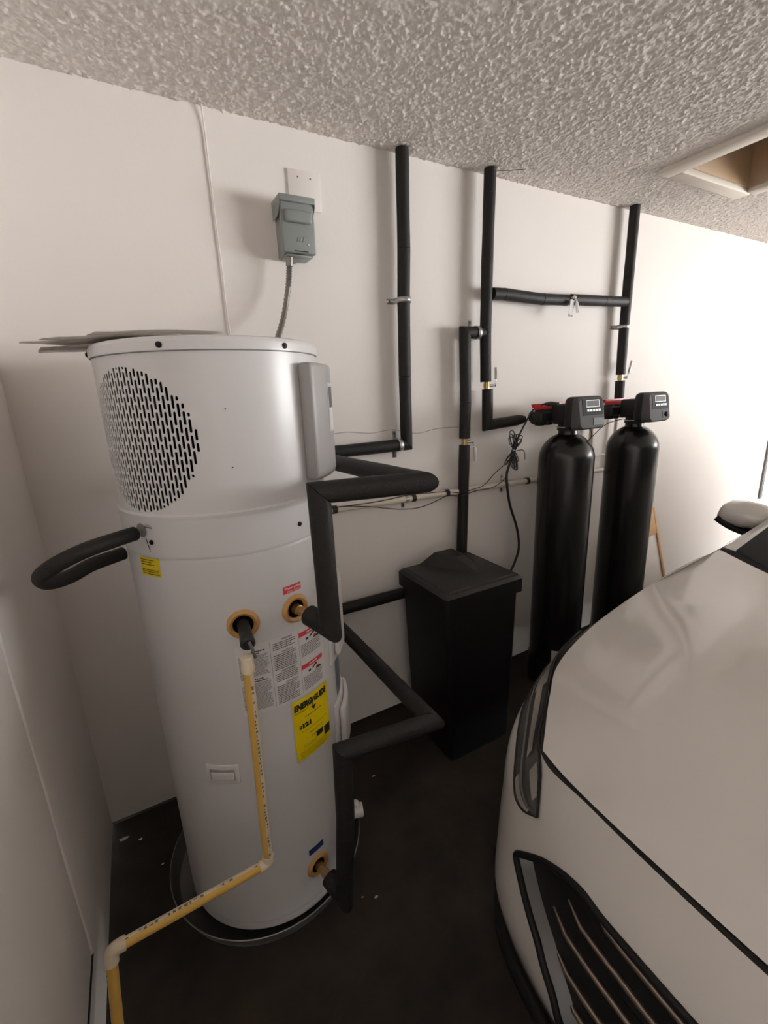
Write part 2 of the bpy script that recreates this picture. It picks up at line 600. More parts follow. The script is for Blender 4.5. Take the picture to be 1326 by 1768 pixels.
def hn(th):
    t = math.radians(th)
    return Vector((math.cos(t), math.sin(t), 0))


lathe('tank_jacket', [(0.245, HZ), (R0 - 0.004, HZ), (R0 - 0.001, HZ + 0.004), (R0 - 0.001, HZ + 0.006), (R0 - 0.001, HZ + 0.028), (R0 - 0.001, HZ + 0.030), (R0, HZ + 0.033), (R0, HZ + 0.036), (R0, 1.203), (R0, 1.206), (R0 - 0.0015, 1.212)],
      M_HEAT, heater, 96, HC)
lathe('foot_ring', [(0.0, 0.005), (0.235, 0.005), (0.235, HZ)], M_GAP, heater, 48, HC)
lathe('middle_band', [(R0 - 0.004, 1.2115), (R0 + 0.0015, 1.213), (R0 + 0.0025, 1.218), (R0 + 0.0025, 1.220), (R0 + 0.0025, 1.304), (R0 + 0.0025, 1.306), (R0 + 0.0035, 1.309), (R0 + 0.0035, 1.314), (R0 - 0.002, 1.318), (R0 - 0.008, 1.318)],
      M_HEAT, heater, 96, HC)
RS = R0 - 0.0025
ZS0, ZS1 = 1.317, 1.663
# shroud with the stamped slots as real holes
TG, ZG, RG = -143.0, 1.479, 0.1575
NCOL = 33
pitch = 2 * RG / NCOL
sw = 0.0057
pz, sl = 0.0336, 0.0288
gvs, gfs = [], []


def gadd(v, f):
    b = len(gvs)
    gvs.extend(v)
    gfs.extend([tuple(i + b for i in q) for q in f])


def spt(a, z):     # arc length a from grille centre
    return hp(TG + math.degrees(a / RS), z, RS)


for c in range(NCOL):
    a0 = -RG + c * pitch
    a1 = a0 + pitch
    am = (a0 + a1) / 2
    half = math.sqrt(max(RG ** 2 - (abs(am) + sw / 2) ** 2, 0))
    zlo, zhi = ZG - half, ZG + half
    slots = []
    off = (c % 2) * pz / 2
    k0 = int(math.floor((zlo - ZG - off) / pz)) - 1
    for k in range(k0, k0 + 14):
        s0 = ZG + off + k * pz
        s1 = s0 + sl
        s0c, s1c = max(s0, zlo), min(s1, zhi)
        if s1c - s0c >= sw * 0.95:
            slots.append((s0c, s1c))
    zc = ZS0
    for (s0, s1) in slots:
        e0, e1 = s0 - 0.002, s1 + 0.002
        gadd([spt(a0, zc), spt(a1, zc), spt(a1, e0), spt(a0, e0)], [(0, 1, 2, 3)])
        # ring: outer rectangle to rounded slot
        hw = sw / 2
        y0, y1 = s0 + hw, s1 - hw
        inner = []
        for k in range(5):
            t = -PI + PI * k / 4
            inner.append((am + hw * math.cos(t), y0 + hw * math.sin(t)))
        for k in range(5):
            t = PI * k / 4
            inner.append((am + hw * math.cos(t), y1 + hw * math.sin(t)))
        outer = [(a0, y0), (a0, e0), (am, e0), (a1, e0), (a1, y0), (a1, y1), (a1, e1), (am, e1), (a0, e1), (a0, y1)]
        v = [spt(*p) for p in outer] + [spt(*p) for p in inner]
        # inner wall going in
        v += [hp(TG + math.degrees(p[0] / RS), p[1], RS - 0.0016) for p in inner]
        f = []
        for k in range(10):
            k2 = (k + 1) % 10
            f.append((k, k2, 10 + k2, 10 + k))
            f.append((10 + k, 10 + k2, 20 + k2, 20 + k))
        gadd(v, f)
        zc = e1
    gadd([spt(a0, zc), spt(a1, zc), spt(a1, ZS1), spt(a0, ZS1)], [(0, 1, 2, 3)])
# rest of the shroud
aA = TG + math.degrees(RG / RS)
span = 360 - 2 * math.degrees(RG / RS)
nA = 84
v = []
for k in range(nA + 1):
    t = aA + span * k / nA
    v += [hp(t, ZS0, RS), hp(t, ZS1, RS)]
gadd(v, [(2 * k, 2 * k + 2, 2 * k + 3, 2 * k + 1) for k in range(nA)])
me = bpy.data.meshes.new('fan_shroud')
me.from_pydata([tuple(p) for p in gvs], [], gfs)
me.update()
bm = bmesh.new()
bm.from_mesh(me)
bmesh.ops.remove_doubles(bm, verts=bm.verts, dist=0.00004)
bm.to_mesh(me)
bm.free()
lab(link('fan_shroud', me, M_HEAT, heater, True), 'white steel shroud punched with a circle of vertical slots')
me.set_sharp_from_angle(angle=math.radians(40))
# near-black liner and tubes, shade behind the slots put into their colour
lathe('shade_liner', [(R0 - 0.030, 1.33), (R0 - 0.030, 1.65)], M_DARK, heater, 64, HC)
for k in range(14):
    t = TG - 34 + 68 * k / 13
    tube('coil_tube', [hp(t, 1.335, R0 - 0.026), hp(t, 1.645, R0 - 0.026)], 0.0022, M_FIN, heater, 6)
lathe('lid', [(RS - 0.004, 1.662), (R0 + 0.0022, 1.6625), (R0 + 0.0026, 1.6645), (R0 + 0.0025, 1.6665), (R0 + 0.0025, 1.680), (R0 + 0.0022, 1.682), (R0 - 0.002, 1.6885), (R0 - 0.012, 1.6915), (0.0, 1.693)], M_HEAT, heater, 96, HC)
lathe('lid_seam', [(RS, 1.6605), (R0 + 0.0005, 1.6610), (R0 + 0.0005, 1.6624), (RS, 1.6626)], M_PRINTG, heater, 96, HC)


def screw_on(th, z, r, rad=0.0065, m=None, parent=None):
    n = hn(th)
    return lathe('screw', [(0, 0.005), (rad * 0.55, 0.0048), (rad * 0.6, 0.003), (rad, 0.0025), (rad, -0.001)], m or M_CARB, parent or heater, 12, axis=(hp(th, z, r), n))


for th in (-180, -119.9, -63.4, -5, 60, 120):
    screw_on(th, 1.673, R0 + 0.002)
screw_on(-64.3, 1.255, R0 + 0.002, 0.006)
screw_on(-141.0, 1.252, R0 + 0.002, 0.006)
for z in (1.542, 1.416):
    screw_on(-96.1, z, RS - 0.003, 0.0022)


def curved_box(name, t0, t1, z0, z1, r0, r1, m, parent=heater, bev=0.006, nt=10):
    bm = bmesh.new()
    rings = []
    for k in range(nt + 1):
        t = t0 + (t1 - t0) * k / nt
        rings.append([bm.verts.new(hp(t, z0, r0)), bm.verts.new(hp(t, z0, r1)), bm.verts.new(hp(t, z1, r1)), bm.verts.new(hp(t, z1, r0))])
    for k in range(nt):
        a, b = rings[k], rings[k + 1]
        for q in range(4):
            q2 = (q + 1) % 4
            bm.faces.new((a[q], b[q], b[q2], a[q2]))
    bm.faces.new(rings[0])
    bm.faces.new(rings[-1][::-1])
    bm.normal_update()
    bmesh.ops.recalc_face_normals(bm, faces=bm.faces)
    if bev:
        es = [e for e in bm.edges if len(e.link_faces) == 2 and e.calc_face_angle() > math.radians(50)]
        bmesh.ops.bevel(bm, geom=es, offset=bev, segments=3, affect='EDGES', profile=0.5)
    me = bpy.data.meshes.new(name)
    bm.to_mesh(me)
    bm.free()
    o = link(name, me, m, parent, True)
    me.set_sharp_from_angle(angle=math.radians(40))
    return o


def cyl_patch(name, t0, t1, z0, z1, r, m, parent, n=16):
    v, f = [], []
    for k in range(n + 1):
        t = t0 + (t1 - t0) * k / n
        v += [hp(t, z0, r), hp(t, z1, r)]
    f = [(2 * k, 2 * k + 2, 2 * k + 3, 2 * k + 1) for k in range(n)]
    return pyd(name, v, f, m, parent, smooth=True)


def cyl_text(name, s, tleft, zb, size, m, parent, width=None, bold=0.0, shear=0.0, r=R0 + 0.0012, height=None):
    v, f = text_mesh(s, size, bold, shear, width)
    if height:
        y1 = max(p.y for p in v)
        y0 = min(p.y for p in v)
        k = height / (y1 - y0)
        for p in v:
            p.y = (p.y - y0) * k
    return pyd(name, [hp(tleft + math.degrees(p.x / r), zb + p.y, r) for p in v], f, m, parent)


def fine_print(name, blocks, m, parent, r=R0 + 0.0011):
    """blocks: (t0,t1,z_top,z_bot,line pitch, line height): unreadable body text as rows of word-length strokes"""
    v, f = [], []
    for (t0, t1, zt, zb, lp, lh) in blocks:
        z = zt
        while z - lh > zb:
            t = t0
            tend = t1 - random.choice((0, 0, 0.3, 1.0, 2.5))
            while t < tend:
                w = random.uniform(0.35, 1.15)
                e = min(t + w, tend)
                b = len(v)
                v += [hp(t, z - lh, r), hp(e, z - lh, r), hp(e, z, r), hp(t, z, r)]
                f.append((b, b + 1, b + 2, b + 3))
                t = e + random.uniform(0.12, 0.25)
            z -= lp
    o = pyd(name, v, f, m, parent)
    o['kind'] = 'stuff'
    return o


# control panel housing on the right of the shroud
cp = curved_box('control_panel', -54.5, -14, 1.357, 1.638, RS - 0.002, R0 + 0.034, M_HEAT2, bev=0.009, nt=10)
lab(cp, 'grey plastic control housing with a small display')
curved_box('display_recess', -37, -27, 1.47, 1.592, R0 + 0.0335, R0 + 0.0352, M_LINE, cp, bev=0.0)
curved_box('display', -36, -28, 1.53, 1.582, R0 + 0.0345, R0 + 0.0358, M_CARG, cp, bev=0.0)
curved_box('display_label', -36, -28, 1.474, 1.529, R0 + 0.0345, R0 + 0.0358, M_COVER, cp, bev=0.0)
# element access covers
for (z0, z1) in ((0.80, 1.06), (0.47, 0.66)):
    ec = curved_box('access_cover', -47, -2, z0, z1, R0 - 0.002, R0 + 0.007, M_COVER, bev=0.004)
    curved_box('cover_dome', -42, -8, z0 + 0.02, z1 - 0.02, R0 + 0.006, R0 + 0.024, M_COVER, ec, bev=0.012)
    lab(ec, 'raised white plastic access cover')
rl = cyl_patch('rating_label', -39, -15, 0.672, 0.80, R0 + 0.0008, M_GREYL, heater)
lab(rl, 'blue grey rating label')
# moulded recessed hand grip
hg = curved_box('hand_grip', -132.2, -113.2, 0.585, 0.643, R0 - 0.002, R0 + 0.0035, M_COVER, bev=0.003)
lab(hg, 'white moulded hand grip')
curved_box('grip_pocket', -129.8, -115.6, 0.595, 0.630, R0 + 0.0025, R0 + 0.0045, M_HEAT2, hg, bev=0.001)
curved_box('grip_pocket_floor', -129.0, -116.2, 0.597, 0.621, R0 + 0.0035, R0 + 0.0062, M_COVER, hg, bev=0.002)


def grommet(th, z, ro, ri, nm='grommet'):
    g = lathe(nm, [(ri, 0.001), (ri + 0.001, 0.005), ((ro + ri) / 2, 0.009), (ro - 0.003, 0.006), (ro, 0.0005), (ro, -0.01)],
              M_OCHRE, heater, 40, axis=(hp(th, z, R0 - 0.001), hn(th)))
    lathe('port_recess', [(0, 0.0022), (ri + 0.001, 0.0024)], M_DARK, g, 32, axis=(hp(th, z, R0 - 0.001), hn(th)))
    return lab(g, 'ochre rubber ring round a pipe port')


grommet(-100.8, 1.038, 0.0385, 0.0240)
grommet(-72.1, 1.039, 0.0385, 0.0235)
grommet(-74.3, 0.191, 0.0375, 0.0215)
# relief valve: black sleeve, cap, lever
tp = -100.8
a0 = hp(tp, 1.038, R0)
tpd = Vector((-0.10, -0.98, -0.10)).normalized()
rv = lathe('relief_valve', [(0.0145, -0.005), (0.0150, 0.058), (0.0160, 0.060), (0.0170, 0.082), (0.013, 0.088), (0, 0.089)], M_RUB, heater, 28, axis=(a0, tpd))
lab(rv, 'black sleeved relief valve with a short lever')
tip = a0 + tpd * 0.088
tube('lever', [tip + Vector((0.002, -0.001, 0.008)), tip + Vector((0.006, -0.012, -0.006)), tip + Vector((0.010, -0.013, -0.028))], 0.0038, M_CARG, rv, 8)
tube('spring_pin', [tip + Vector((-0.008, 0.0, 0.006)), tip + Vector((-0.006, -0.008, -0.004))], 0.0025, M_CARB, rv, 8)

# stickers
yl = cyl_patch('instruction_label', -153.6, -139.2, 1.164, 1.2105, R0 + 0.0006, M_YEL, heater)
lab(yl, 'small yellow instruction sticker')
fine_print('fine_print', [(-152.6, -142, 1.206, 1.188, 0.0058, 0.0022), (-152.6, -140, 1.181, 1.166, 0.0050, 0.0022)], M_PRINT, yl)
rl2 = cyl_patch('outlet_label', -78.5, -67.3, 1.0865, 1.106, R0 + 0.0006, M_REDL, heater)
lab(rl2, 'red sticker above the outlet port')
cyl_text('lettering', 'Water outlet', -77.6, 1.0965, 0.009, M_WTXT, rl2, width=0.047, bold=0.0002)
cyl_text('lettering', '(Home Outlet)', -76.2, 1.0885, 0.007, M_WTXT, rl2, width=0.038)
bl = cyl_patch('inlet_label', -79.8, -68.6, 0.245, 0.2665, R0 + 0.0006, M_BLUEL, heater)
lab(bl, 'dark blue sticker above the lower port')
wl = cyl_patch('warning_label', -106.6, -53.0, 0.783, 0.979, R0 + 0.0005, M_PAPER, heater, 40)
lab(wl, 'white sticker of small warning print in columns')
fine_print('fine_print', [(-105.6, -100.2, 0.949, 0.885, 0.0034, 0.0017), (-105.6, -101.2, 0.868, 0.792, 0.0034, 0.0017),
                          (-99.0, -90.5, 0.948, 0.889, 0.0034, 0.0018), (-99.0, -90.5, 0.871, 0.794, 0.0034, 0.0018)], M_PRINTG, wl)
fine_print('fine_print', [(-87.6, -74.4, 0.9655, 0.942, 0.0055, 0.0022), (-87.6, -74.4, 0.932, 0.889, 0.0050, 0.0021),
                          (-87.6, -74.4, 0.878, 0.853, 0.0050, 0.0021), (-87.6, -74.4, 0.842, 0.787, 0.0050, 0.0021),
                          (-71.2, -56.0, 0.928, 0.892, 0.0046, 0.0017), (-71.2, -56.0, 0.832, 0.790, 0.0046, 0.0017)], M_PRINT, wl)
for (s, t, z, w) in (('WARNING', -82.5, 0.9695, 0.030), ('CAUTION', -83.0, 0.9345, 0.030), ('AVERTISSEMENT', -84.2, 0.8805, 0.044), ('ATTENTION', -82.5, 0.8445, 0.034),
                     ('IN WARNING', -98.8, 0.957, 0.034), ('WARNING', -98.8, 0.951, 0.022), ('RECOMMENDED', -98.8, 0.880, 0.034), ('INSTALLATION', -98.8, 0.874, 0.038)):
    if s.startswith(('IN ', 'REC', 'INST')) or t < -95:
        fine_print('heading_stroke', [(t, t + math.degrees(w / R0), z + 0.0035, z, 0.01, 0.003)], M_PRINT, wl)
    else:
        cyl_text('lettering', s, t, z, 0.006, M_PRINT, wl, width=w, bold=0.0001, height=0.0052)
for t in (-89.2, -72.4):
    cyl_patch('column_rule', t, t + 0.18, 0.787, 0.975, R0 + 0.0011, M_PRINTG, wl, 1)
for zt in (0.966, 0.870):
    cyl_patch('danger_bar', -72.0, -55.2, zt - 0.013, zt, R0 + 0.0011, M_REDL, wl, 8)
    fine_print('heading_stroke', [(-66.5, -59, zt - 0.0045, zt - 0.0105, 0.01, 0.0035)], M_WTXT, wl, R0 + 0.0016)
    # little burning-figure pictogram
    v, f = [], []
    for poly in (((-67.6, -0.024), (-66.0, -0.021), (-65.2, -0.026), (-67.0, -0.030)), ((-64.6, -0.022), (-61.8, -0.015), (-61.2, -0.019), (-64.0, -0.026)),
                 ((-61.8, -0.013), (-60.0, -0.016), (-60.8, -0.021), (-62.0, -0.019)), ((-61.8, -0.034), (-56.8, -0.036), (-57.4, -0.031), (-59.6, -0.025), (-61.0, -0.029))):
        b = len(v)
        v += [hp(p[0], zt + p[1], R0 + 0.0013) for p in poly]
        f.append(tuple(range(b + len(poly) - 1, b - 1, -1)))
    pyd('pictogram', v, f, M_PRINT, wl)
    v = [hp(p[0], zt + p[1], R0 + 0.0014) for p in ((-61.4, -0.029), (-60.6, -0.023), (-60.0, -0.027), (-59.2, -0.024), (-58.6, -0.030))]
    pyd('pictogram_flame', v, [(4, 3, 2, 1, 0)], M_REDL, wl)
eg = cyl_patch('energy_label', -80.8, -53.2, 0.586, 0.7765, R0 + 0.0022, M_YEL, heater, 20)
lab(eg, 'large yellow energy label with bold black heading')
RE = R0 + 0.0028
cyl_text('lettering', 'ENERG', -79.9, 0.744, 0.03, M_PRINT, eg, width=0.060, bold=0.0022, shear=0.15, r=RE, height=0.021)
cyl_text('lettering', 'Y', -68.2, 0.730, 0.03, M_PRINT, eg, width=0.0125, bold=0.0022, r=RE, height=0.033)
cyl_text('lettering', 'GUIDE', -65.9, 0.744, 0.03, M_PRINT, eg, width=0.052, bold=0.0022, shear=0.15, r=RE, height=0.021)
pyd('arrow', [hp(-68.6, 0.735, RE), hp(-66.35, 0.722, RE), hp(-64.2, 0.735, RE)], [(0, 1, 2)], M_PRINT, eg)
cyl_text('lettering', '$', -77.6, 0.684, 0.02, M_PRINT, eg, width=0.0085, bold=0.0012, r=RE, height=0.0130)
cyl_text('lettering', '121', -75.4, 0.6835, 0.02, M_PRINT, eg, width=0.029, bold=0.0016, r=RE, height=0.0155)
fine_print('fine_print', [(-79.6, -70, 0.7405, 0.734, 0.0034, 0.0014), (-73, -60, 0.7165, 0.712, 0.006, 0.0025), (-76, -56, 0.674, 0.6705, 0.006, 0.0012),
                          (-71, -60, 0.659, 0.655, 0.006, 0.0016), (-70, -64, 0.647, 0.638, 0.0045, 0.0014), (-76, -66, 0.629, 0.618, 0.006, 0.0012),
                          (-78.5, -57, 0.611, 0.590, 0.0045, 0.0010)], M_PRINT, eg, RE)
cyl_patch('black_panel', -66.2, -60.6, 0.628, 0.645, RE, M_PRINT, eg, 4)
cyl_patch('black_panel', -59.4, -54.0, 0.610, 0.640, RE, M_PRINT, eg, 4)
# lower right: plastic drain valve
dvp = hp(-16, 0.10, R0)
dvn = hn(-16)
dvo = lathe('drain_valve', [(0.012, -0.004), (0.012, 0.012), (0.023, 0.014), (0.024, 0.045), (0.021, 0.048), (0.014, 0.048), (0.013, 0.03), (0, 0.03)], M_COVER, heater, 24, axis=(dvp, dvn))
lab(dvo, 'white plastic drain valve low on the right')
lathe('valve_knob', [(0, 0.018), (0.012, 0.016), (0.014, 0.004), (0.010, 0)], M_COVER, dvo, 16, axis=(dvp + dvn * 0.022 + Vector((0, 0, 0.023)), (0.1, -0.1, 1)))
# condensate outlet elbow
cpt = hp(-146.8, 1.278, R0)
co = lathe('condensate_outlet', [(0, 0.004), (0.017, 0.003), (0.018, -0.002)], M_PRINTG, heater, 24, axis=(cpt, hn(-146.8)))
tube('hose_clamp', smoothpath([cpt + Vector((0.005, -0.030, 0.017)), cpt + Vector((0.022, -0.026, 0.006)), cpt + Vector((0.024, -0.022, -0.014)), cpt + Vector((0.018, -0.012, -0.024))], 5), 0.0035, M_ZINC, co, 8)
tube('wire_tail', [cpt + Vector((0.004, -0.020, -0.015)), cpt + Vector((0.007, -0.016, -0.040)), cpt + Vector((0.010, -0.014, -0.062))], 0.0008, M_CARB, co, 6)

# aluminium drain pan
pc_ = (0.502, -0.392)
pan = lathe('drain_pan', [(0.0, 0.003), (0.298, 0.003), (0.302, 0.006), (0.318, 0.050), (0.321, 0.055), (0.324, 0.054), (0.3215, 0.048), (0.305, 0.002), (0.0, 0.0005)], M_ALU, None, 96, pc_, angle=50)
tag(pan, 'round aluminium drain pan under the water heater', 'drain pan')

# manuals lying on the lid and sticking out over the left edge
def paper(pts, n, label, lift, mt, thick=0.0022, grp='papers on top of the heater'):
    P = [Vector(p) for p in pts]
    G = np.zeros((n, 5, 3))
    for i in range(n):
        for j in range(5):
            u, w = i / (n - 1), j / 4
            q = (P[0] * (1 - u) + P[1] * u) * (1 - w) + (P[3] * (1 - u) + P[2] * u) * w
            G[i, j] = (q.x, q.y, q.z + lift * math.sin(u * 5 + w * 3) * u)
    o = gridmesh('paper_booklet', G, mt, thick=thick)
    return tag(o, label, 'papers', grp)


ZT = 1.696
paper([(0.47, -0.60, ZT + 0.001), (0.150, -0.36, ZT + 0.001), (0.130, -0.24, ZT), (0.44, -0.40, ZT + 0.001)], 14, 'flat white booklet lowest on the heater lid, jutting out to the left', 0.002, M_PAPER2, 0.005)
paper([(0.41, -0.57, ZT + 0.008), (0.140, -0.43, ZT + 0.009), (0.108, -0.33, ZT + 0.008), (0.36, -0.36, ZT + 0.008)], 16, 'curled folded leaflet on top, reaching furthest over the left edge', 0.0045, M_PAPER2, 0.0022)
paper([(0.43, -0.60, ZT + 0.006), (0.20, -0.50, ZT + 0.010), (0.15, -0.36, ZT + 0.014), (0.42, -0.44, ZT + 0.008)], 16, 'middle folded sheet between the booklet and the leaflet', 0.0030, M_PAPER2, 0.0016)
paper([(0.52, -0.62, ZT + 0.010), (0.27, -0.55, ZT + 0.018), (0.24, -0.36, ZT + 0.018), (0.50, -0.38, ZT + 0.010)], 16, 'crumpled thin sheet lying over the booklets on the lid', 0.005, M_PAPER2, 0.0012)

# ================================================================== CONDENSATE HOSE
hose_pts = [(0.272, -0.590, 1.277), (0.238, -0.622, 1.279), (0.188, -0.655, 1.277), (0.143, -0.668, 1.265), (0.110, -0.655, 1.245), (0.094, -0.620, 1.222),
            (0.098, -0.572, 1.196), (0.128, -0.528, 1.186), (0.172, -0.500, 1.196), (0.236, -0.452, 1.196)]
hr = [0.0165] * 10
ho = tube('condensate_hose', smoothpath(hose_pts, 6), 0.0165, M_FOAM, None, 16)
tag(ho, 'black foam covered drain hose looping out left of the heater', 'hose')

# ================================================================== RELIEF DISCHARGE PIPE (cream CPVC, yellow stripe)
dis = thing('discharge_pipe', 'cream and yellow plastic discharge pipe running down the heater front', 'pipe', loc=(0.05, -0.80, 0.0))
e1 = Vector((0.432, -0.790, 0.425))
e2 = Vector((0.089, -0.818, 0.445))
top = Vector((0.446, -0.789, 0.985))
bot = Vector((0.052, -0.905, 0.0))
RP = 0.0112


def cpvc(a, b, stripe_dir, sg=1):
    o = tube('pipe_length', [a, b], RP, M_CPVC, dis, 20)
    d = (b - a).normalized()
    n = (stripe_dir - d * stripe_dir.dot(d)).normalized()
    w = d.cross(n)
    # yellow stripe: an arc of the pipe, a hair proud
    v, f = [], []
    for k in range(9):
        t = math.radians(-62 + 124 * k / 8)
        p = (RP + 0.0004) * (math.cos(t) * n + math.sin(t) * w)
        v += [a + p, b + p]
    f = [(2 * k, 2 * k + 1, 2 * k + 3, 2 * k + 2) for k in range(8)]
    pyd('yellow_stripe', v, f, M_CPVCY, o, smooth=True)
    # printed marks beside the stripe
    v, f = [], []
    L = (b - a).length
    s = 0.02
    while s < L - 0.02:
        l = random.uniform(0.004, 0.010)
        for row in range(2):
            if random.random() < 0.75:
                t0 = sg * math.radians(66 + row * 13)
                t1 = t0 + sg * math.radians(9)
                bs = len(v)
                for (ss, tt) in ((s, t0), (s + l, t0), (s + l * 0.8, t1), (s, t1)):
                    v.append(a + d * ss + (RP + 0.0005) * (math.cos(tt) * n + math.sin(tt) * w))
                f.append((bs, bs + 1, bs + 2, bs + 3))
        s += l + random.choice((0.003, 0.004, 0.005, 0.02))
    pyd('printed_marks', v, f, M_PRINT, o)['kind'] = 'stuff'
    return o


cpvc(top, e1, Vector((-0.9, -0.5, 0)), -1)
cpvc(e1, e2, Vector((-0.05, -0.92, 0.12)), 1)
cpvc(e2, bot, Vector((0.15, -1, 0.3)))


def elbow(c, d0, d1, r, arm, m, parent, name='elbow'):
    """socket elbow: c corner, d0/d1 unit vectors out along each leg"""
    d0, d1 = Vector(d0).normalized(), Vector(d1).normalized()
    pts = [c + d0 * arm]
    for k in range(7):
        t = k / 6
        pts.append(c + d0 * arm * 0.55 * (1 - t) ** 2 + d1 * arm * 0.55 * t ** 2)
    pts.append(c + d1 * arm)
    return tube(name, pts, r, m, parent, 20)


elbow(e1, top - e1, e2 - e1, 0.0145, 0.024, M_CPVC, dis)
elbow(e2, e1 - e2, bot - e2, 0.0145, 0.028, M_CPVC, dis)
lathe('coupling', [(0.0, 0.026), (0.0125, 0.026), (0.0140, 0.024), (0.0140, 0.004), (0.0152, 0.002), (0.0152, -0.012), (0.0112, -0.013)], M_CPVC, dis, 24, axis=(top, (0.02, 0, 1)))

# ================================================================== INSULATED WATER PIPES
RF = 0.0255
# run 1: ceiling, down the wall, left behind the heater, out, round and into the upper port
hot = thing('insulated_pipe', 'black foam covered pipe from the ceiling to the upper heater port', 'pipe', 'black insulated pipes', (1.34, -0.04, 1.33))
pO = hp(-72.1, 1.039)
nO = hn(-72.1)
sleeves(hot, [(1.353, -0.042, 2.437), (1.350, -0.042, 2.10), (1.343, -0.042, 1.92), (1.339, -0.042, 1.62), (1.338, -0.043, 1.338), (0.868, -0.043, 1.338), (0.876, -0.855, 1.357),
              (0.638, -0.806, 1.357), (0.640, -0.808, 1.030), pO + nO * 0.056], RF)
nip = tube('brass_nipple', [pO, pO + nO * 0.018, pO + nO * 0.019, pO + nO * 0.04, pO + nO * 0.041, pO + nO * 0.064], [0.0135, 0.0135, 0.0115, 0.0115, 0.014, 0.014], M_BRASS, hot, 16)
strap(hot, (1.345, -0.042, 1.915), 'z', RF + 0.001, 0.020, 1)
strap(hot, (1.300, -0.043, 1.338), 'x', RF + 0.001, 0.020, 2)

# run 2: second ceiling drop with a stop valve and an elbow to the first softener
drop = thing('insulated_pipe', 'black foam covered ceiling pipe that elbows right to the first softener', 'pipe', 'black insulated pipes', (1.78, -0.055, 1.40))
sleeves(drop, [(1.773, -0.055, 2.437), (1.766, -0.055, 2.10), (1.763, -0.055, 1.80), (1.770, -0.055, 1.588)], RF)
sleeves(drop, [(1.781, -0.055, 1.556), (1.785, -0.055, 1.390), (1.965, -0.070, 1.402)], RF)
tube('sleeve_end', [(1.960, -0.070, 1.402), (1.985, -0.075, 1.404), (2.003, -0.082, 1.406)], [0.0255, 0.022, 0.014], M_FOAM, drop, 16)


def ball_valve(parent, c, axis, lever_dir, lever_drop, grip=None, L=0.085):
    """small brass ball valve at c along axis with a flat steel lever (white sleeve)"""
    c = Vector(c)
    ax = Vector(axis).normalized()
    v = tube('brass_valve', [c - ax * 0.022, c - ax * 0.012, c - ax * 0.011, c + ax * 0.011, c + ax * 0.012, c + ax * 0.022], [0.012, 0.012, 0.0155, 0.0155, 0.012, 0.012], M_BRASS, parent, 8)
    ld = Vector(lever_dir).normalized()
    stem = c + ld * 0.034
    tube('valve_stem', [c + ld * 0.010, stem], 0.006, M_CHROME, v, 10)
    lathe('lever_nut', [(0, 0.008), (0.007, 0.007), (0.009, 0.003), (0.009, 0)], M_CHROME, v, 6, axis=(stem, ld))
    dd = Vector(lever_drop).normalized()
    w = ld.cross(dd).normalized()
    p0, p1, p2 = stem + ld * 0.001, stem + dd * 0.020 + ld * 0.010, stem + dd * L + ld * 0.010
    vs, fs = [], []
    for (p, hw) in ((p0 - dd * 0.008, 0.008), (p0 + dd * 0.006, 0.008), (p1, 0.006), (p2, 0.0065)):
        for s in (-1, 1):
            for t in (-1, 1):
                vs.append(p + w * hw * s + ld * 0.001 * t)
    for i in range(3):
        b = i * 4
        fs += [(b, b + 4, b + 6, b + 2), (b + 1, b + 3, b + 7, b + 5), (b, b + 1, b + 5, b + 4), (b + 2, b + 6, b + 7, b + 3)]
    fs += [(0, 2, 3, 1), (12, 13, 15, 14)]
    lv = pyd('lever', vs, fs, M_CHROME, v)
    tube('lever_grip', [p1 + dd * 0.006, p2 + dd * 0.004], 0.0078, grip or M_COVER, lv, 10)
    return v


ball_valve(drop, (1.776, -0.055, 1.572), (0, 0, 1), (0.75, -0.55, 0), (0.0, 0.05, 1), L=0.075)

# bypass pipe between the two drops, sagging, with a valve and tag in the middle
byp = thing('insulated_pipe', 'black foam covered cross pipe joining two ceiling pipes', 'pipe', 'black insulated pipes', (2.29, -0.058, 1.965))
sleeves(byp, [(1.795, -0.057, 1.963), (1.86, -0.058, 1.965), (2.10, -0.060, 1.957), (2.279, -0.060, 1.962)], RF)
sleeves(byp, [(2.300, -0.060, 1.966), (2.55, -0.060, 1.972), (2.735, -0.058, 1.978)], RF)
bv = ball_valve(byp, (2.289, -0.060, 1.964), (1, 0, 0), (0, -1, 0.15), (0.18, -0.05, -1), M_CHROME, L=0.07)
tg = box('paper_tag', -0.014, 0.014, -0.0008, 0.0008, -0.075, 0.0, M_PAPER, bv, rot=Matrix.Rotation(0.12, 3, 'Y'), at=(2.270, -0.099, 1.955))
box('tag_stripe', -0.014, 0.014, -0.0011, 0.0011, -0.075, -0.066, M_GREYL, tg, rot=Matrix.Rotation(0.12, 3, 'Y'), at=(2.270, -0.099, 1.955))

# run 3: right-hand ceiling drop to the second softener
drop3 = thing('insulated_pipe', 'rightmost black foam covered ceiling pipe, feeding the second softener', 'pipe', 'black insulated pipes', (2.765, -0.05, 1.4))
sleeves(drop3, [(2.758, -0.050, 2.437), (2.758, -0.050, 2.10), (2.758, -0.050, 1.864)], RF)
sleeves(drop3, [(2.757, -0.050, 1.846), (2.765, -0.050, 1.602)], RF)
sleeves(drop3, [(2.767, -0.050, 1.570), (2.772, -0.052, 1.400), (2.700, -0.080, 1.400)], RF)
strap(drop3, (2.757, -0.050, 1.855), 'z', RF - 0.004, 0.020, 1)
ball_valve(drop3, (2.766, -0.050, 1.586), (0, 0, 1), (0.9, -0.35, 0), (0.42, 0.1, 1), M_CHROME, L=0.09)

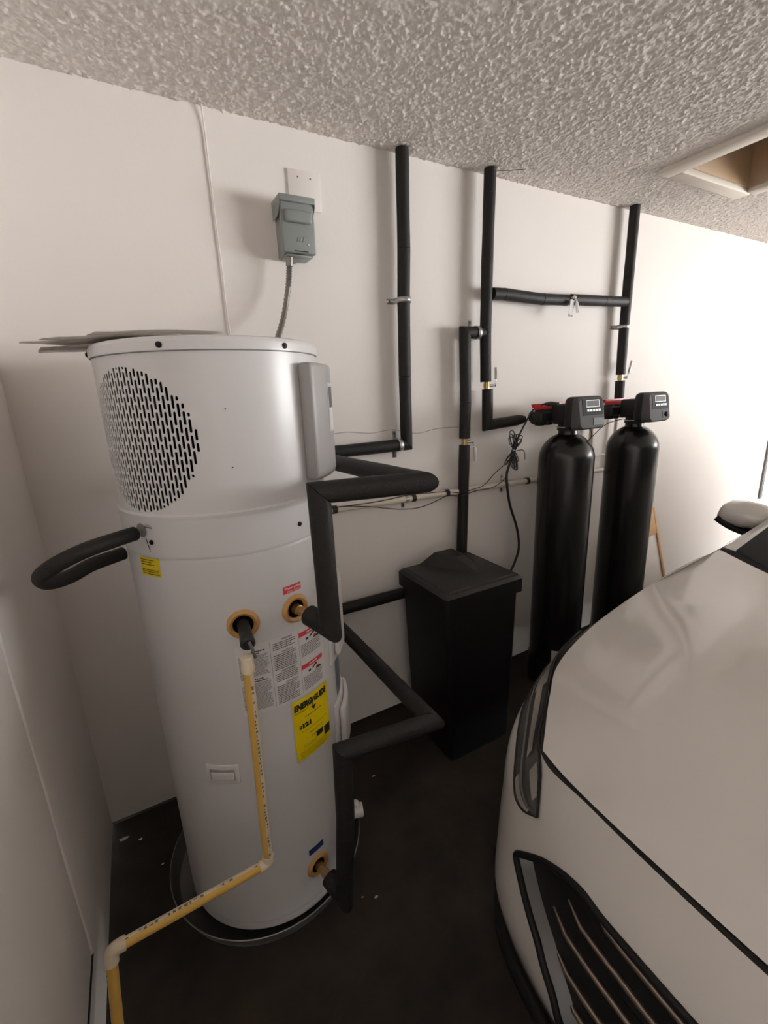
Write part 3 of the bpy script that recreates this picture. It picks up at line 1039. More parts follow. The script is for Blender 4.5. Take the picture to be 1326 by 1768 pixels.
# run 4: branch off run 2, down behind the bin, left along the wall, out and round to the lower heater port
cold = thing('insulated_pipe', 'black foam covered pipe passing behind the bin to the lower heater port', 'pipe', 'black insulated pipes', (1.65, -0.05, 0.65))
sleeves(cold, [(1.752, -0.052, 1.800), (1.650, -0.050, 1.800), (1.656, -0.050, 1.50), (1.652, -0.050, 1.338)], RF)
pI = hp(-74.3, 0.191)
nI = hn(-74.3)
sleeves(cold, [(1.652, -0.050, 1.308), (1.645, -0.046, 0.90), (1.640, -0.044, 0.640), (0.912, -0.044, 0.652), (0.916, -0.822, 0.655), (0.652, -0.790, 0.655),
               (0.645, -0.795, 0.45), (0.622, -0.800, 0.176), pI + nI * 0.052], RF)
tube('brass_nipple', [pI, pI + nI * 0.018, pI + nI * 0.019, pI + nI * 0.034, pI + nI * 0.035, pI + nI * 0.06], [0.0130, 0.0130, 0.0110, 0.0110, 0.0135, 0.0135], M_BRASS, cold, 16)
strap(cold, (1.716, -0.052, 1.800), 'x', RF + 0.001, 0.018, 2)
ball_valve(cold, (1.652, -0.050, 1.323), (0, 0, 1), (0.75, -0.6, 0), (0.12, 0, -1), L=0.088)

# ================================================================== IVORY PVC DRAIN LINE ON THE WALL
pvc = thing('drain_pipe', 'ivory plastic drain pipe running level along the white wall', 'pipe', loc=(1.5, -0.04, 1.09))
tube('pipe_length', [(0.80, -0.030, 1.103), (1.60, -0.034, 1.087), (2.98, -0.034, 1.062)], 0.0140, M_PVC, pvc, 16)
tube('riser', [(2.575, -0.034, 1.07), (2.575, -0.034, 1.395)], 0.0135, M_PVC, pvc, 16)
tube('riser', [(2.795, -0.030, 1.07), (2.795, -0.030, 1.39)], 0.0105, M_PVC, pvc, 16)
tube('coupling', [(2.548, -0.034, 1.0705), (2.602, -0.034, 1.0695)], 0.0178, M_PVC, pvc, 16)
strap(pvc, (1.335, -0.032, 1.092), 'x', 0.0150, 0.016, 2)
strap(pvc, (1.935, -0.034, 1.0815), 'x', 0.0150, 0.016, 2)
for (x, z) in ((1.372, 1.0917), (1.560, 1.088), (2.085, 1.078), (0.985, 1.10)):
    lathe('tape_wrap', [(0.0145, -0.011), (0.0175, -0.010), (0.0178, 0.009), (0.0150, 0.011)], M_RUB, pvc, 16, axis=((x, -0.033, z), (1, 0, -0.018)))
st_ = tube('drain_tube', [(2.40, -0.014, 1.157), (2.98, -0.014, 1.147)], 0.006, M_WIRE, None, 10)
tag(st_, 'thin white tube on the wall between the softener tanks', 'tube')

# ================================================================== WATER SOFTENER TANKS
def softener(cx, cy, hx, label, with_sticker, wire_side):
    T = thing('water_softener', label, 'water softener', 'water softener tanks', (cx, cy, 0))
    prof = [(0.0, 0.10), (0.10, 0.10), (0.1275, 0.115), (0.1285, 0.13)]
    for k in range(13):
        prof.append((0.1285, 0.13 + (1.212 - 0.13) * k / 12))
    for k in range(1, 15):
        t = math.radians(69.0) * k / 14
        prof.append((0.1285 * math.cos(t), 1.212 + 0.128 * math.sin(t)))
    prof += [(0.044, 1.350), (0.0, 1.350)]
    tk = lathe('pressure_tank', prof, M_TANK, T, 56, (cx, cy), angle=60)
    lathe('base_boot', [(0.0, 0.0), (0.134, 0.0), (0.135, 0.01), (0.132, 0.14), (0.127, 0.145)], M_BIN, T, 48, (cx, cy))
    if with_sticker:
        v = []
        for k in range(7):
            t = math.radians(-145 + 30 * k / 6)
            for z in (0.150, 0.225):
                v.append((cx + 0.1291 * math.cos(t), cy + 0.1291 * math.sin(t), z))
        pyd('sticker', v, [(2 * k, 2 * k + 2, 2 * k + 3, 2 * k + 1) for k in range(6)], M_PAPER, tk, smooth=True)
    # valve body above the neck
    vb = lathe('valve_body', [(0.0, 1.349), (0.048, 1.349), (0.050, 1.352), (0.050, 1.366), (0.046, 1.369), (0.046, 1.378), (0.052, 1.380), (0.052, 1.44), (0.03, 1.462), (0.0, 1.464)], M_HEADP, T, 32, (cx, cy))
    lathe('neck_clip', [(0.0505, 1.3635), (0.0525, 1.364), (0.0525, 1.3675), (0.0505, 1.368)], M_ZINC, vb, 32, (cx, cy))
    box('rear_block', cx - 0.075, cx + 0.055, cy - 0.055, cy + 0.045, 1.385, 1.475, M_HEADP, vb, 0.012, 3)
    lathe('piston_cap', [(0, 0.012), (0.026, 0.010), (0.030, 0.002), (0.030, -0.03)], M_HEADD, vb, 24, axis=((cx - 0.060, cy - 0.03, 1.430), (-1, -0.1, 0)))
    lathe('piston_cap', [(0, 0.010), (0.020, 0.008), (0.024, 0.001), (0.024, -0.03)], M_HEADP, vb, 24, axis=((cx - 0.055, cy + 0.02, 1.450), (-1, 0.0, 0.2)))
    # bypass with two red handles behind
    by = box('bypass_valve', cx - 0.130, cx + 0.060, cy + 0.05, cy + 0.135, 1.392, 1.440, M_HEADP, T, 0.010, 3)
    for (dx, dy) in ((-0.095, 0.09), (-0.045, 0.09), (0.03, 0.09)):
        lathe('bypass_port', [(0, 1.372), (0.022, 1.374), (0.026, 1.380), (0.026, 1.446), (0.018, 1.452), (0.0, 1.452)], M_HEADP, by, 20, (cx + dx, cy + dy))
    for dx in (-0.16,):
        lathe('union_nut', [(0, 0.02), (0.022, 0.018), (0.030, 0.012), (0.031, -0.010), (0.024, -0.02), (0, -0.02)], M_HEADP, by, 12, axis=((cx - 0.115, cy + 0.10, 1.410), (-1, 0.15, -0.05)))
        lathe('union_nut', [(0, 0.02), (0.018, 0.018), (0.026, 0.012), (0.027, -0.010), (0.020, -0.02), (0, -0.02)], M_HEADP, by, 12, axis=((cx - 0.068, cy + 0.115, 1.405), (-1, 0.1, -0.05)))
    for dx in (-0.100, 0.020):
        hb = box('red_handle', -0.060, 0.060, -0.011, 0.011, -0.003, 0.003, M_RED, by, 0.002, 1, at=(cx + dx + 0.01, cy + 0.088, 1.474))
        for k in range(6):
            box('handle_rib', -0.002, 0.002, -0.011, 0.011, -0.014, -0.002, M_RED, hb, at=(cx + dx - 0.04 + 0.02 * k, cy + 0.088, 1.474))
        box('handle_skirt', -0.060, 0.060, -0.0125, -0.0105, -0.024, 0.003, M_RED, hb, at=(cx + dx + 0.01, cy + 0.088, 1.474))
        tube('handle_stem', [(cx + dx + 0.03, cy + 0.088, 1.44), (cx + dx + 0.03, cy + 0.088, 1.473)], 0.010, M_HEADP, hb, 12)
    # control head cover: rounded housing, black sides, grey raked face
    yb, yf = -0.283, -0.378
    x0, x1 = hx - 0.091, hx + 0.091
    head = box('control_head', x0, x1, yf + 0.040, yb, 1.362, 1.507, M_HEADP, T, 0.022, 4)
    # front shell: loft from rear rectangle to a raked front face
    zs = (1.362, 1.507)

    def ring(y, xl, xr, zl, zh, rad, rake):
        pts = []
        for (cxx, czz, t0) in ((xr - rad, zh - rad, 0), (xl + rad, zh - rad, PI / 2), (xl + rad, zl + rad, PI), (xr - rad, zl + rad, 1.5 * PI)):
            for k in range(6):
                t = t0 + PI / 2 * k / 5
                px, pz_ = cxx + rad * math.cos(t), czz + rad * math.sin(t)
                pts.append((px, y + rake * (pz_ - zl) / (zh - zl), pz_))
        return pts
    R1 = ring(yf + 0.045, x0 - 0.0006, x1 + 0.0006, 1.3614, 1.5076, 0.022, 0.0)
    R2 = ring(yf + 0.016, x0 + 0.000, x1 - 0.000, 1.362, 1.506, 0.024, 0.014)
    R3 = ring(yf, x0 + 0.009, x1 - 0.009, 1.370, 1.498, 0.022, 0.020)
    n = len(R1)
    vs = R1 + R2 + R3
    fs = []
    for a in range(2):
        for k in range(n):
            k2 = (k + 1) % n
            fs.append((a * n + k, (a + 1) * n + k, (a + 1) * n + k2, a * n + k2))
    fs.append(tuple(range(2 * n, 3 * n)))
    face = pyd('face_shell', vs, fs, M_HEADF, head, angle=35)

    def fy(z):
        return yf + 0.020 * (z - 1.370) / 0.128

    def facebox(name, xa, xb, za, zb, d, m, par):
        v = []
        for (yy) in (d, -0.004):
            for (xx, zz) in ((xa, za), (xb, za), (xb, zb), (xa, zb)):
                v.append((xx, fy(zz) - yy, zz))
        return pyd(name, v, [(0, 1, 2, 3), (7, 6, 5, 4), (0, 4, 5, 1), (1, 5, 6, 2), (2, 6, 7, 3), (3, 7, 4, 0)], m, par)
    pnl = facebox('dark_panel', hx - 0.062, hx + 0.073, 1.425, 1.497, 0.0015, M_HEADD, face)
    facebox('display_bezel', hx - 0.038, hx + 0.050, 1.460, 1.491, 0.0022, M_LINE, pnl)
    facebox('display', hx - 0.034, hx + 0.046, 1.463, 1.488, 0.0030, M_LCD, pnl)
    for k in range(5):
        facebox('button', hx - 0.036 + k * 0.019, hx - 0.022 + k * 0.019, 1.4415, 1.4505, 0.0040, M_BTN, pnl)
    if wire_side:
        facebox('access_window', hx + 0.006, hx + 0.078, 1.380, 1.412, 0.0015, M_HEADP, face)
    else:
        facebox('access_window', hx + 0.020, hx + 0.080, 1.380, 1.412, 0.0015, M_CARB, face)
        lathe('window_knob', [(0, 0.010), (0.010, 0.008), (0.013, 0.0)], M_CARB, face, 14, axis=((hx + 0.052, yf + 0.004, 1.397), (0, -1, 0)))
    return T


soft1 = softener(2.138, -0.228, 2.118, 'black softener tank nearer the bin, its head dangling a black cord', True, True)
soft2 = softener(2.647, -0.236, 2.632, 'black softener tank further right, beside the leaning framed board', False, False)

# ================================================================== BRINE BIN
bn = thing('brine_bin', 'tall square black plastic salt bin with a peaked lid', 'bin', loc=(1.45, -0.27, 0))


def taper_box(name, rb, rt, z0, z1, m, parent, rad=0.03, n=5, cap_top=True, cap_bot=True):
    """rounded-rectangle loft. rb/rt=(x0,x1,y0,y1)"""
    def rr(q, z):
        x0, x1, y0, y1 = q
        out = []
        for (cx_, cy_, t0) in ((x1 - rad, y1 - rad, 0), (x0 + rad, y1 - rad, PI / 2), (x0 + rad, y0 + rad, PI), (x1 - rad, y0 + rad, 1.5 * PI)):
            for k in range(n):
                t = t0 + PI / 2 * k / (n - 1)
                out.append((cx_ + rad * math.cos(t), cy_ + rad * math.sin(t), z))
        return out
    A, B = rr(rb, z0), rr(rt, z1)
    N = len(A)
    fs = [(k, (k + 1) % N, N + (k + 1) % N, N + k) for k in range(N)]
    if cap_bot:
        fs.append(tuple(range(N - 1, -1, -1)))
    if cap_top:
        fs.append(tuple(range(N, 2 * N)))
    return pyd(name, A + B, fs, m, parent, angle=35)


taper_box('bin_body', (1.285, 1.620, -0.428, -0.112), (1.262, 1.638, -0.436, -0.094), 0.0, 0.735, M_BIN, bn, 0.022)
lid = taper_box('bin_lid', (1.246, 1.652, -0.450, -0.083), (1.246, 1.652, -0.450, -0.083), 0.722, 0.782, M_BIN, bn, 0.018)
taper_box('lid_rim', (1.246, 1.652, -0.450, -0.083), (1.258, 1.640, -0.438, -0.095), 0.782, 0.794, M_LIDLIT, lid, 0.018)
taper_box('lid_panel', (1.270, 1.628, -0.424, -0.108), (1.276, 1.622, -0.418, -0.114), 0.794, 0.799, M_LIDLIT, lid, 0.012)
hv = [(1.340, -0.112, 0.797), (1.600, -0.112, 0.797), (1.560, -0.245, 0.797), (1.505, -0.345, 0.797), (1.440, -0.245, 0.797),
      (1.420, -0.125, 0.846), (1.520, -0.125, 0.846), (1.515, -0.205, 0.838), (1.475, -0.205, 0.838)]
pyd('lid_handle', hv, [(0, 1, 6, 5), (1, 2, 7, 6), (2, 3, 8, 7), (3, 4, 8), (4, 0, 5, 8), (5, 6, 7, 8)], M_LIDLIT, lid)

# ================================================================== CORDS AND WIRES
cord = thing('power_cord', 'black power cord with a tied bundle of loops hanging by the softener', 'cord', loc=(1.92, -0.09, 1.27))
tube('cord_run', smoothpath([(2.075, -0.20, 1.472), (2.045, -0.17, 1.478), (2.015, -0.12, 1.450), (1.985, -0.10, 1.385), (1.952, -0.09, 1.320), (1.930, -0.088, 1.275)], 6), 0.0042, M_RUB, cord, 8)
tube('thick_cord', smoothpath([(1.940, -0.095, 1.30), (1.922, -0.09, 1.267), (1.902, -0.09, 1.198), (1.884, -0.09, 1.128), (1.911, -0.09, 0.991), (1.965, -0.09, 0.859), (1.992, -0.085, 0.742), (1.972, -0.08, 0.66), (1.93, -0.082, 0.60)], 6), 0.0062, M_RUB, cord, 8)
tube('cord_plug', [(2.085, -0.21, 1.470), (2.060, -0.185, 1.476), (2.040, -0.165, 1.476)], [0.011, 0.011, 0.006], M_RUB, cord, 12)
bc = Vector((1.926, -0.092, 1.262))
ax = Vector((0.30, 0.0, 0.95)).normalized()
sd = Vector((0.95, 0, -0.30)).normalized()
random.seed(21)
for k in range(15):
    up = k % 2 == 0
    L = random.uniform(0.055, 0.105)
    s = random.uniform(-0.8, 1.0)
    d = (ax * (1 if up else -1) + sd * (s if up else s * 0.55) + Vector((0, random.uniform(-0.3, 0.15), 0))).normalized()
    side = d.cross(Vector((0, 1, 0))).normalized()
    w = random.uniform(0.008, 0.019)
    pts = [bc + d * 0.002, bc + d * L * 0.55 + side * w * 0.8, bc + d * L * 0.93 + side * w * 0.7, bc + d * L - side * w * 0.1, bc + d * L * 0.88 - side * w * 0.8, bc + d * L * 0.5 - side * w * 0.6, bc + d * 0.003]
    tube('cord_loop', smoothpath(pts, 5), 0.0022, M_RUB, cord, 6)
tube('bundle_core', [bc - ax * 0.030, bc - ax * 0.012, bc, bc + ax * 0.014, bc + ax * 0.034], [0.014, 0.011, 0.009, 0.011, 0.015], M_RUB, cord, 12)
lathe('twist_tie', [(0.0098, -0.002), (0.0112, -0.001), (0.0112, 0.001), (0.0098, 0.002)], M_LINE, cord, 14, axis=(bc - ax * 0.002, ax))
tube('stray_loop', smoothpath([bc + sd * 0.02, bc + sd * 0.055 + ax * 0.012, bc + sd * 0.075 + ax * 0.0, bc + sd * 0.088 - ax * 0.03], 5), 0.0022, M_RUB, cord, 6)
w_ = tube('low_voltage_wire', smoothpath([(1.905, -0.075, 1.205), (1.860, -0.07, 1.175), (1.818, -0.07, 1.150), (1.745, -0.085, 1.110), (1.681, -0.090, 1.100), (1.604, -0.085, 1.092), (1.56, -0.055, 1.098), (1.541, -0.052, 1.101),
                                         (1.437, -0.050, 1.108), (1.372, -0.053, 1.113), (1.313, -0.052, 1.114), (1.21, -0.050, 1.108), (1.112, -0.047, 1.108), (1.0, -0.047, 1.112), (0.90, -0.047, 1.113)], 5), 0.0020, M_RUB, None, 6)
tag(w_, 'thin black wire clipped along the top of the ivory pipe', 'wire')
w_ = tube('low_voltage_wire', smoothpath([(1.915, -0.078, 1.190), (1.888, -0.075, 1.123), (1.801, -0.085, 1.091), (1.692, -0.092, 1.091), (1.604, -0.086, 1.078), (1.55, -0.058, 1.082), (1.486, -0.060, 1.068), (1.39, -0.060, 1.050),
                                         (1.283, -0.060, 1.059), (1.14, -0.062, 1.093), (1.007, -0.062, 1.116), (0.93, -0.060, 1.112), (0.86, -0.055, 1.105)], 5), 0.0020, M_RUB, None, 6)
tag(w_, 'thin black wire drooping below the ivory pipe', 'wire')
w_ = tube('wall_wire', smoothpath([(0.86, -0.003, 1.39), (0.997, -0.003, 1.404), (1.079, -0.003, 1.409), (1.186, -0.003, 1.396), (1.300, -0.003, 1.402), (1.420, -0.003, 1.377), (1.531, -0.003, 1.390), (1.682, -0.003, 1.387), (1.73, -0.003, 1.375)], 5), 0.0011, M_GWIRE, None, 6)
tag(w_, 'hair thin grey wire lying across the wall above the drain pipe', 'wire')
w_ = tube('hanging_cable', smoothpath([(0.650, -0.012, 2.438), (0.653, -0.006, 2.388), (0.653, -0.005, 2.288), (0.653, -0.005, 2.126), (0.655, -0.005, 1.972), (0.654, -0.005, 1.846), (0.658, -0.006, 1.74), (0.665, -0.012, 1.60)], 5), 0.0026, M_WIRE, None, 8)
tag(w_, 'thin white cable hanging from the ceiling behind the heater', 'cable')
w_ = tube('softener_wire', smoothpath([(2.20, -0.30, 1.362), (2.235, -0.285, 1.335), (2.262, -0.262, 1.30), (2.285, -0.20, 1.265), (2.290, -0.14, 1.235), (2.33, -0.12, 1.225), (2.40, -0.14, 1.265), (2.47, -0.17, 1.335), (2.52, -0.19, 1.362), (2.60, -0.20, 1.372)], 6), 0.0022, M_RUB, None, 6)
tag(w_, 'thin black wire slung between the two softener heads', 'wire')
w_ = tube('wire_stub', smoothpath([(1.800, -0.060, 2.434), (1.830, -0.085, 2.428), (1.875, -0.125, 2.424), (1.905, -0.125, 2.430)], 5), 0.0014, mat('brown_wire', (0.16, 0.09, 0.06), 0.6), None, 6)
tag(w_, 'short brown wire poking from the ceiling by a pipe', 'wire')

# ================================================================== DISCONNECT BOX, PLATE, CONDUIT
wp = box('wall_plate', 0.910, 1.030, -0.006, 0.0, 2.195, 2.316, M_PLATE, None, 0.0015, 2)
tag(wp, 'blank white two-gang wall plate behind the grey box', 'wall plate')
for x in (0.947, 0.993):
    lathe('plate_screw', [(0, 0.0015), (0.0028, 0.001), (0.003, 0)], M_PRINTG, wp, 10, axis=((x, -0.006, 2.294), (0, -1, 0)))
dbx = thing('disconnect_box', 'grey steel electrical disconnect box on the white wall', 'electrical box', loc=(0.905, 0, 2.02))
X0, X1, Z0, Z1 = 0.848, 0.965, 2.026, 2.203
box('enclosure', X0 + 0.006, X1 - 0.004, -0.066, 0.0, Z0 + 0.002, Z1 - 0.004, M_BOX, dbx, 0.003, 2)
cv = box('cover', X0, X1, -0.086, -0.064, Z0 + 0.006, Z1 - 0.018, M_BOX, dbx, 0.005, 3)
hd = box('hood', X0 - 0.004, X1 + 0.003, -0.093, -0.004, Z1 - 0.020, Z1, M_BOX, dbx, 0.003, 2)
vs = [(X0 - 0.0035, -0.092, Z1 - 0.002), (X0 - 0.0035, -0.006, Z1 - 0.002), (X0 - 0.0035, -0.006, Z1 - 0.058), (X0 - 0.0035, -0.052, Z1 - 0.058), (X0 - 0.0035, -0.072, Z1 - 0.050), (X0 - 0.0035, -0.090, Z1 - 0.028)]
for (nm, dx) in (('hood_cheek', 0.0), ('hood_cheek', X1 - X0 + 0.0055)):
    v = [(p[0] + dx, p[1], p[2]) for p in vs] + [(p[0] + dx + 0.0015, p[1], p[2]) for p in vs]
    pyd(nm, v, [tuple(range(5, -1, -1)), tuple(range(6, 12))] + [(k, (k + 1) % 6, 6 + (k + 1) % 6, 6 + k) for k in range(6)], M_BOX, hd)
gr = box('raised_grip', X0 + 0.012, X1 - 0.012, -0.101, -0.082, Z1 - 0.082, Z1 - 0.044, M_BOX, cv, 0.0085, 4)
random.seed(5)
for k in range(3):
    box('embossed_mark', -0.0022, 0.0022, -0.0012, 0.0, -0.008, 0.008 + 0.002 * k, M_BOX, cv, 0.0008, 1, rot=Matrix.Rotation(0.35, 3, 'Y'), at=(X0 + 0.052 + 0.010 * k, -0.086, Z0 + 0.046))
box('hasp_slot', X0 + 0.038, X1 - 0.030, -0.0868, -0.085, Z0 + 0.0105, Z0 + 0.0135, M_GAP, cv)
box('bottom_lip', X0 + 0.012, X1 - 0.016, -0.080, -0.010, Z0 - 0.004, Z0 + 0.004, M_BOX, dbx, 0.002, 1)
lathe('cover_screw', [(0, 0.003), (0.003, 0.0025), (0.004, 0)], M_LINE, cv, 10, axis=((X1 - 0.028, -0.086, Z0 + 0.034), (0, -1, 0)))
cond = thing('flexible_conduit', 'ribbed metal flexible conduit from the grey box down to the heater', 'conduit', loc=(0.86, -0.06, 1.75))
cpts = smoothpath([(0.874, -0.060, 2.024), (0.868, -0.060, 1.975), (0.858, -0.062, 1.920), (0.829, -0.082, 1.832), (0.786, -0.130, 1.755), (0.745, -0.200, 1.700), (0.735, -0.22, 1.690)], 12)
rad = [0.0106 if k % 2 else 0.0080 for k in range(len(cpts))]
tube('ribbed_sheath', cpts, rad, M_COND, cond, 14)
tube('conduit_connector', [(0.875, -0.060, 2.030), (0.8735, -0.060, 2.012), (0.8715, -0.060, 1.995)], 0.0125, M_COND, cond, 14)
tube('clamp_screw', [(0.880, -0.064, 2.004), (0.892, -0.072, 2.002)], 0.0032, M_ZINC, cond, 8)

# ================================================================== LEANING FRAMED BOARD
fb = thing('framed_board', 'white board with a pale wood frame leaning on the wall behind the tanks', 'board', loc=(3.25, -0.1, 0))
rotm = Matrix.Translation((3.27, -0.125, 0.03)) @ Matrix.Rotation(math.radians(-10), 4, 'Y') @ Matrix.Rotation(math.radians(-9), 4, 'X')


def fbox(name, *a):
    o = box(name, *a, parent=fb, bev=0.002, seg=1)
    o.data.transform(rotm)
    return o


fbox('board_panel', -0.33, 0.155, -0.004, 0.004, 0.02, 0.55, M_BOARD)
fbox('top_rail', -0.33, 0.150, -0.010, 0.010, 0.52, 0.70, M_WOOD)
fbox('side_stile', 0.132, 0.158, -0.011, 0.011, 0.0, 0.70, M_WOOD)
fbox('side_stile', -0.356, -0.330, -0.011, 0.011, 0.0, 0.70, M_WOOD)

# ================================================================== CHIPS ON THE FLOOR
random.seed(3)
for k, (x, y, s) in enumerate(((0.039, -0.082, 0.013), (0.092, -0.116, 0.006), (0.157, -0.26, 0.004), (0.75, -0.736, 0.005), (0.962, -0.316, 0.006), (0.712, -0.714, 0.003), (0.305, -0.619, 0.004))):
    v = []
    n = 7
    for z in (0.0002, 0.0016):
        for q in range(n):
            t = 2 * PI * q / n
            rr = s * random.uniform(0.6, 1.1)
            v.append((x + rr * math.cos(t) * 1.3, y + rr * math.sin(t) * 0.7, z))
    f = [tuple(range(n - 1, -1, -1)), tuple(range(n, 2 * n))] + [(q, (q + 1) % n, n + (q + 1) % n, n + q) for q in range(n)]
    o = pyd('paint_chip', v, f, M_CHIP)
    if k == 0:
        tag(o, 'largest pale chip on the floor, by the room corner', 'chip', 'pale chips on the floor')
    else:
        tag(o, ('', 'small pale chip right beside the largest chip', 'tiny pale chip on the floor just left of the drain pan', 'tiny pale chip on the floor right of the lower elbow of pipe',
                'pale chip on the floor below the lower cross pipe', 'tiniest chip, near the foot of the lower black pipe', 'tiny pale chip on the floor in front of the drain pan')[k], 'chip', 'pale chips on the floor')

# ================================================================== CAR (nose towards the left wall)
YC = -1.76
car = thing('car', 'white car parked nose in, hood and grille in the near right foreground', 'car', loc=(3.2, YC, 0))


def W(net, side=1):
    A = np.array(net, float)
    out = A.copy()
    out[..., 1] = YC + side * A[..., 1]
    return out


# front fascia: rows bottom -> top, columns centre -> corner -> flank. entries (x, s, z)
EDGE = [(0.985, 0.0, 0.722), (0.988, 0.25, 0.720), (1.012, 0.50, 0.711), (1.048, 0.665, 0.700), (1.19, 0.772, 0.735), (1.30, 0.842, 0.768), (1.45, 0.87, 0.80), (1.73, 0.873, 0.86)]
FASC = [
    [(0.905, 0, 0.17), (0.905, .25, 0.17), (0.918, .48, 0.17), (0.965, .67, 0.17), (1.06, .785, 0.18), (1.18, .855, 0.18), (1.33, .885, 0.18), (1.60, .89, 0.18)],
    [(0.868, 0, 0.30), (0.870, .25, 0.30), (0.888, .50, 0.30), (0.945, .69, 0.30), (1.045, .795, 0.30), (1.165, .868, 0.30), (1.33, .90, 0.30), (1.60, .905, 0.32)],
    [(0.892, 0, 0.46), (0.896, .25, 0.46), (0.918, .50, 0.455), (0.965, .67, 0.45), (1.040, .782, 0.45), (1.15, .862, 0.46), (1.32, .897, 0.47), (1.60, .906, 0.50)],
    [(0.925, 0, 0.60), (0.930, .25, 0.595), (0.952, .50, 0.585), (0.998, .66, 0.572), (1.058, .762, 0.578), (1.150, .850, 0.615), (1.30, .893, 0.655), (1.60, .902, 0.68)],
    EDGE]
HOOD_SIDE = [(1.056, 0.668, 0.702), (1.195, 0.770, 0.739), (1.305, 0.832, 0.769), (1.50, 0.868, 0.812), (1.75, 0.873, 0.865), (1.98, 0.858, 0.915), (2.115, 0.815, 0.956)]
HOOD_CEN = [(0.995, 0, 0.727), (1.09, 0, 0.772), (1.20, 0, 0.808), (1.36, 0, 0.847), (1.56, 0, 0.893), (1.72, 0, 0.930), (1.82, 0, 0.955)]
HOOD_FRONT = [(0.995, 0, 0.727), (0.997, 0.22, 0.7255), (1.012, 0.44, 0.718), (1.032, 0.58, 0.709), (1.056, 0.668, 0.702)]
HOOD_REAR = [(1.82, 0, 0.955), (1.855, 0.24, 0.956), (1.93, 0.48, 0.956), (2.02, 0.66, 0.956), (2.115, 0.815, 0.956)]
WS = [0, 0.30, 0.62, 0.85, 1.0]
hood = []
for i, (c, s) in enumerate(zip(HOOD_CEN, HOOD_SIDE)):
    row = []
    for j, w in enumerate(WS):
        lin = [c[k] + (s[k] - c[k]) * w for k in range(3)]
        # blend front/rear edge shapes in x and s
        t = i / 6.0
        fx = [HOOD_FRONT[j][k] - (HOOD_FRONT[0][k] + (HOOD_FRONT[4][k] - HOOD_FRONT[0][k]) * w) for k in range(3)]
        rx = [HOOD_REAR[j][k] - (HOOD_REAR[0][k] + (HOOD_REAR[4][k] - HOOD_REAR[0][k]) * w) for k in range(3)]
        p = [lin[k] + fx[k] * (1 - t) + rx[k] * t for k in range(3)]
        # crown
        p[2] += 0.034 * math.sin(PI * min(1, t * 1.15)) ** 0.8 * (1 - w ** 2.6) * (0.55 + 0.45 * w) * 1.0 if 0 < t < 0.87 else 0
        if 0 < t < 1:
            p[2] += 0.012 * math.exp(-((w - 0.62) / 0.13) ** 2) * math.sin(PI * t)
        row.append(p)
    hood.append(row)


def poly_in(pt, poly):
    x, y = pt
    ins = False
    n = len(poly)
    for i in range(n):
        x1, y1 = poly[i]
        x2, y2 = poly[(i + 1) % n]
        if (y1 > y) != (y2 > y) and x < (x2 - x1) * (y - y1) / (y2 - y1) + x1:
            ins = not ins
    return ins


# grille opening in (s, z)
GR = [(0.0, 0.588), (0.24, 0.585), (0.337, 0.581), (0.41, 0.581), (0.451, 0.581), (0.488, 0.576), (0.517, 0.566), (0.556, 0.543), (0.599, 0.509), (0.640, 0.468), (0.638, 0.455), (0.622, 0.445), (0.60, 0.432), (0.577, 0.416), (0.551, 0.402), (0.529, 0.386), (0.494, 0.36), (0.467, 0.331), (0.437, 0.291), (0.41, 0.25), (0.38, 0.225), (0.0, 0.215)]
FG = catgrid(W(FASC), 120, 150)
HG = catgrid(W(hood), 60, 60)


def fascia_point(s, z):
    """nearest fascia grid point for (s,z) on the front (first 75% of columns)"""
    S = np.abs(FG[..., 1] - YC)
    D = (S - s) ** 2 + (FG[..., 2] - z) ** 2
    D[:, 118:] += 1
    i = np.unravel_index(np.argmin(D), D.shape)
    return FG[i].copy()


def keepf(a, b):
    s = (abs(a[1] - YC) + abs(b[1] - YC)) / 2
    z = (a[2] + b[2]) / 2
    return not poly_in((s, z), GR) and not low_zone(s, z)


def low_zone(s, z):
    return z < 0.262 - 0.45 * max(0.0, s - 0.44)


def keepl(a, b):
    s = (abs(a[1] - YC) + abs(b[1] - YC)) / 2
    z = (a[2] + b[2]) / 2
    return low_zone(s, z) and not poly_in((s, z), GR)


def mirrorG(G):
    M = G.copy()
    M[..., 1] = 2 * YC - M[..., 1]
    return M


for (sd_, fl) in ((0, False), (1, True)):
    F_ = FG if sd_ == 0 else mirrorG(FG)
    H_ = HG if sd_ == 0 else mirrorG(HG)
    gridmesh('front_bumper', F_, M_CAR, car, flip=not fl, keep=keepf)
    gridmesh('lower_valance', F_, M_VAL, car, flip=not fl, keep=keepl)
    gridmesh('hood_half', H_, M_CAR, car, flip=fl)
# dark tube under the shut line, standing in for shade in the gap
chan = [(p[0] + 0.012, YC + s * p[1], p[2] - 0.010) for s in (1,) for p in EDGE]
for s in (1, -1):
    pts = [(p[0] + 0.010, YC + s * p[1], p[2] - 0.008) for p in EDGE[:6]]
    tube('shut_line_shade', smoothpath(pts, 8), 0.009, M_GAP, car, 8)

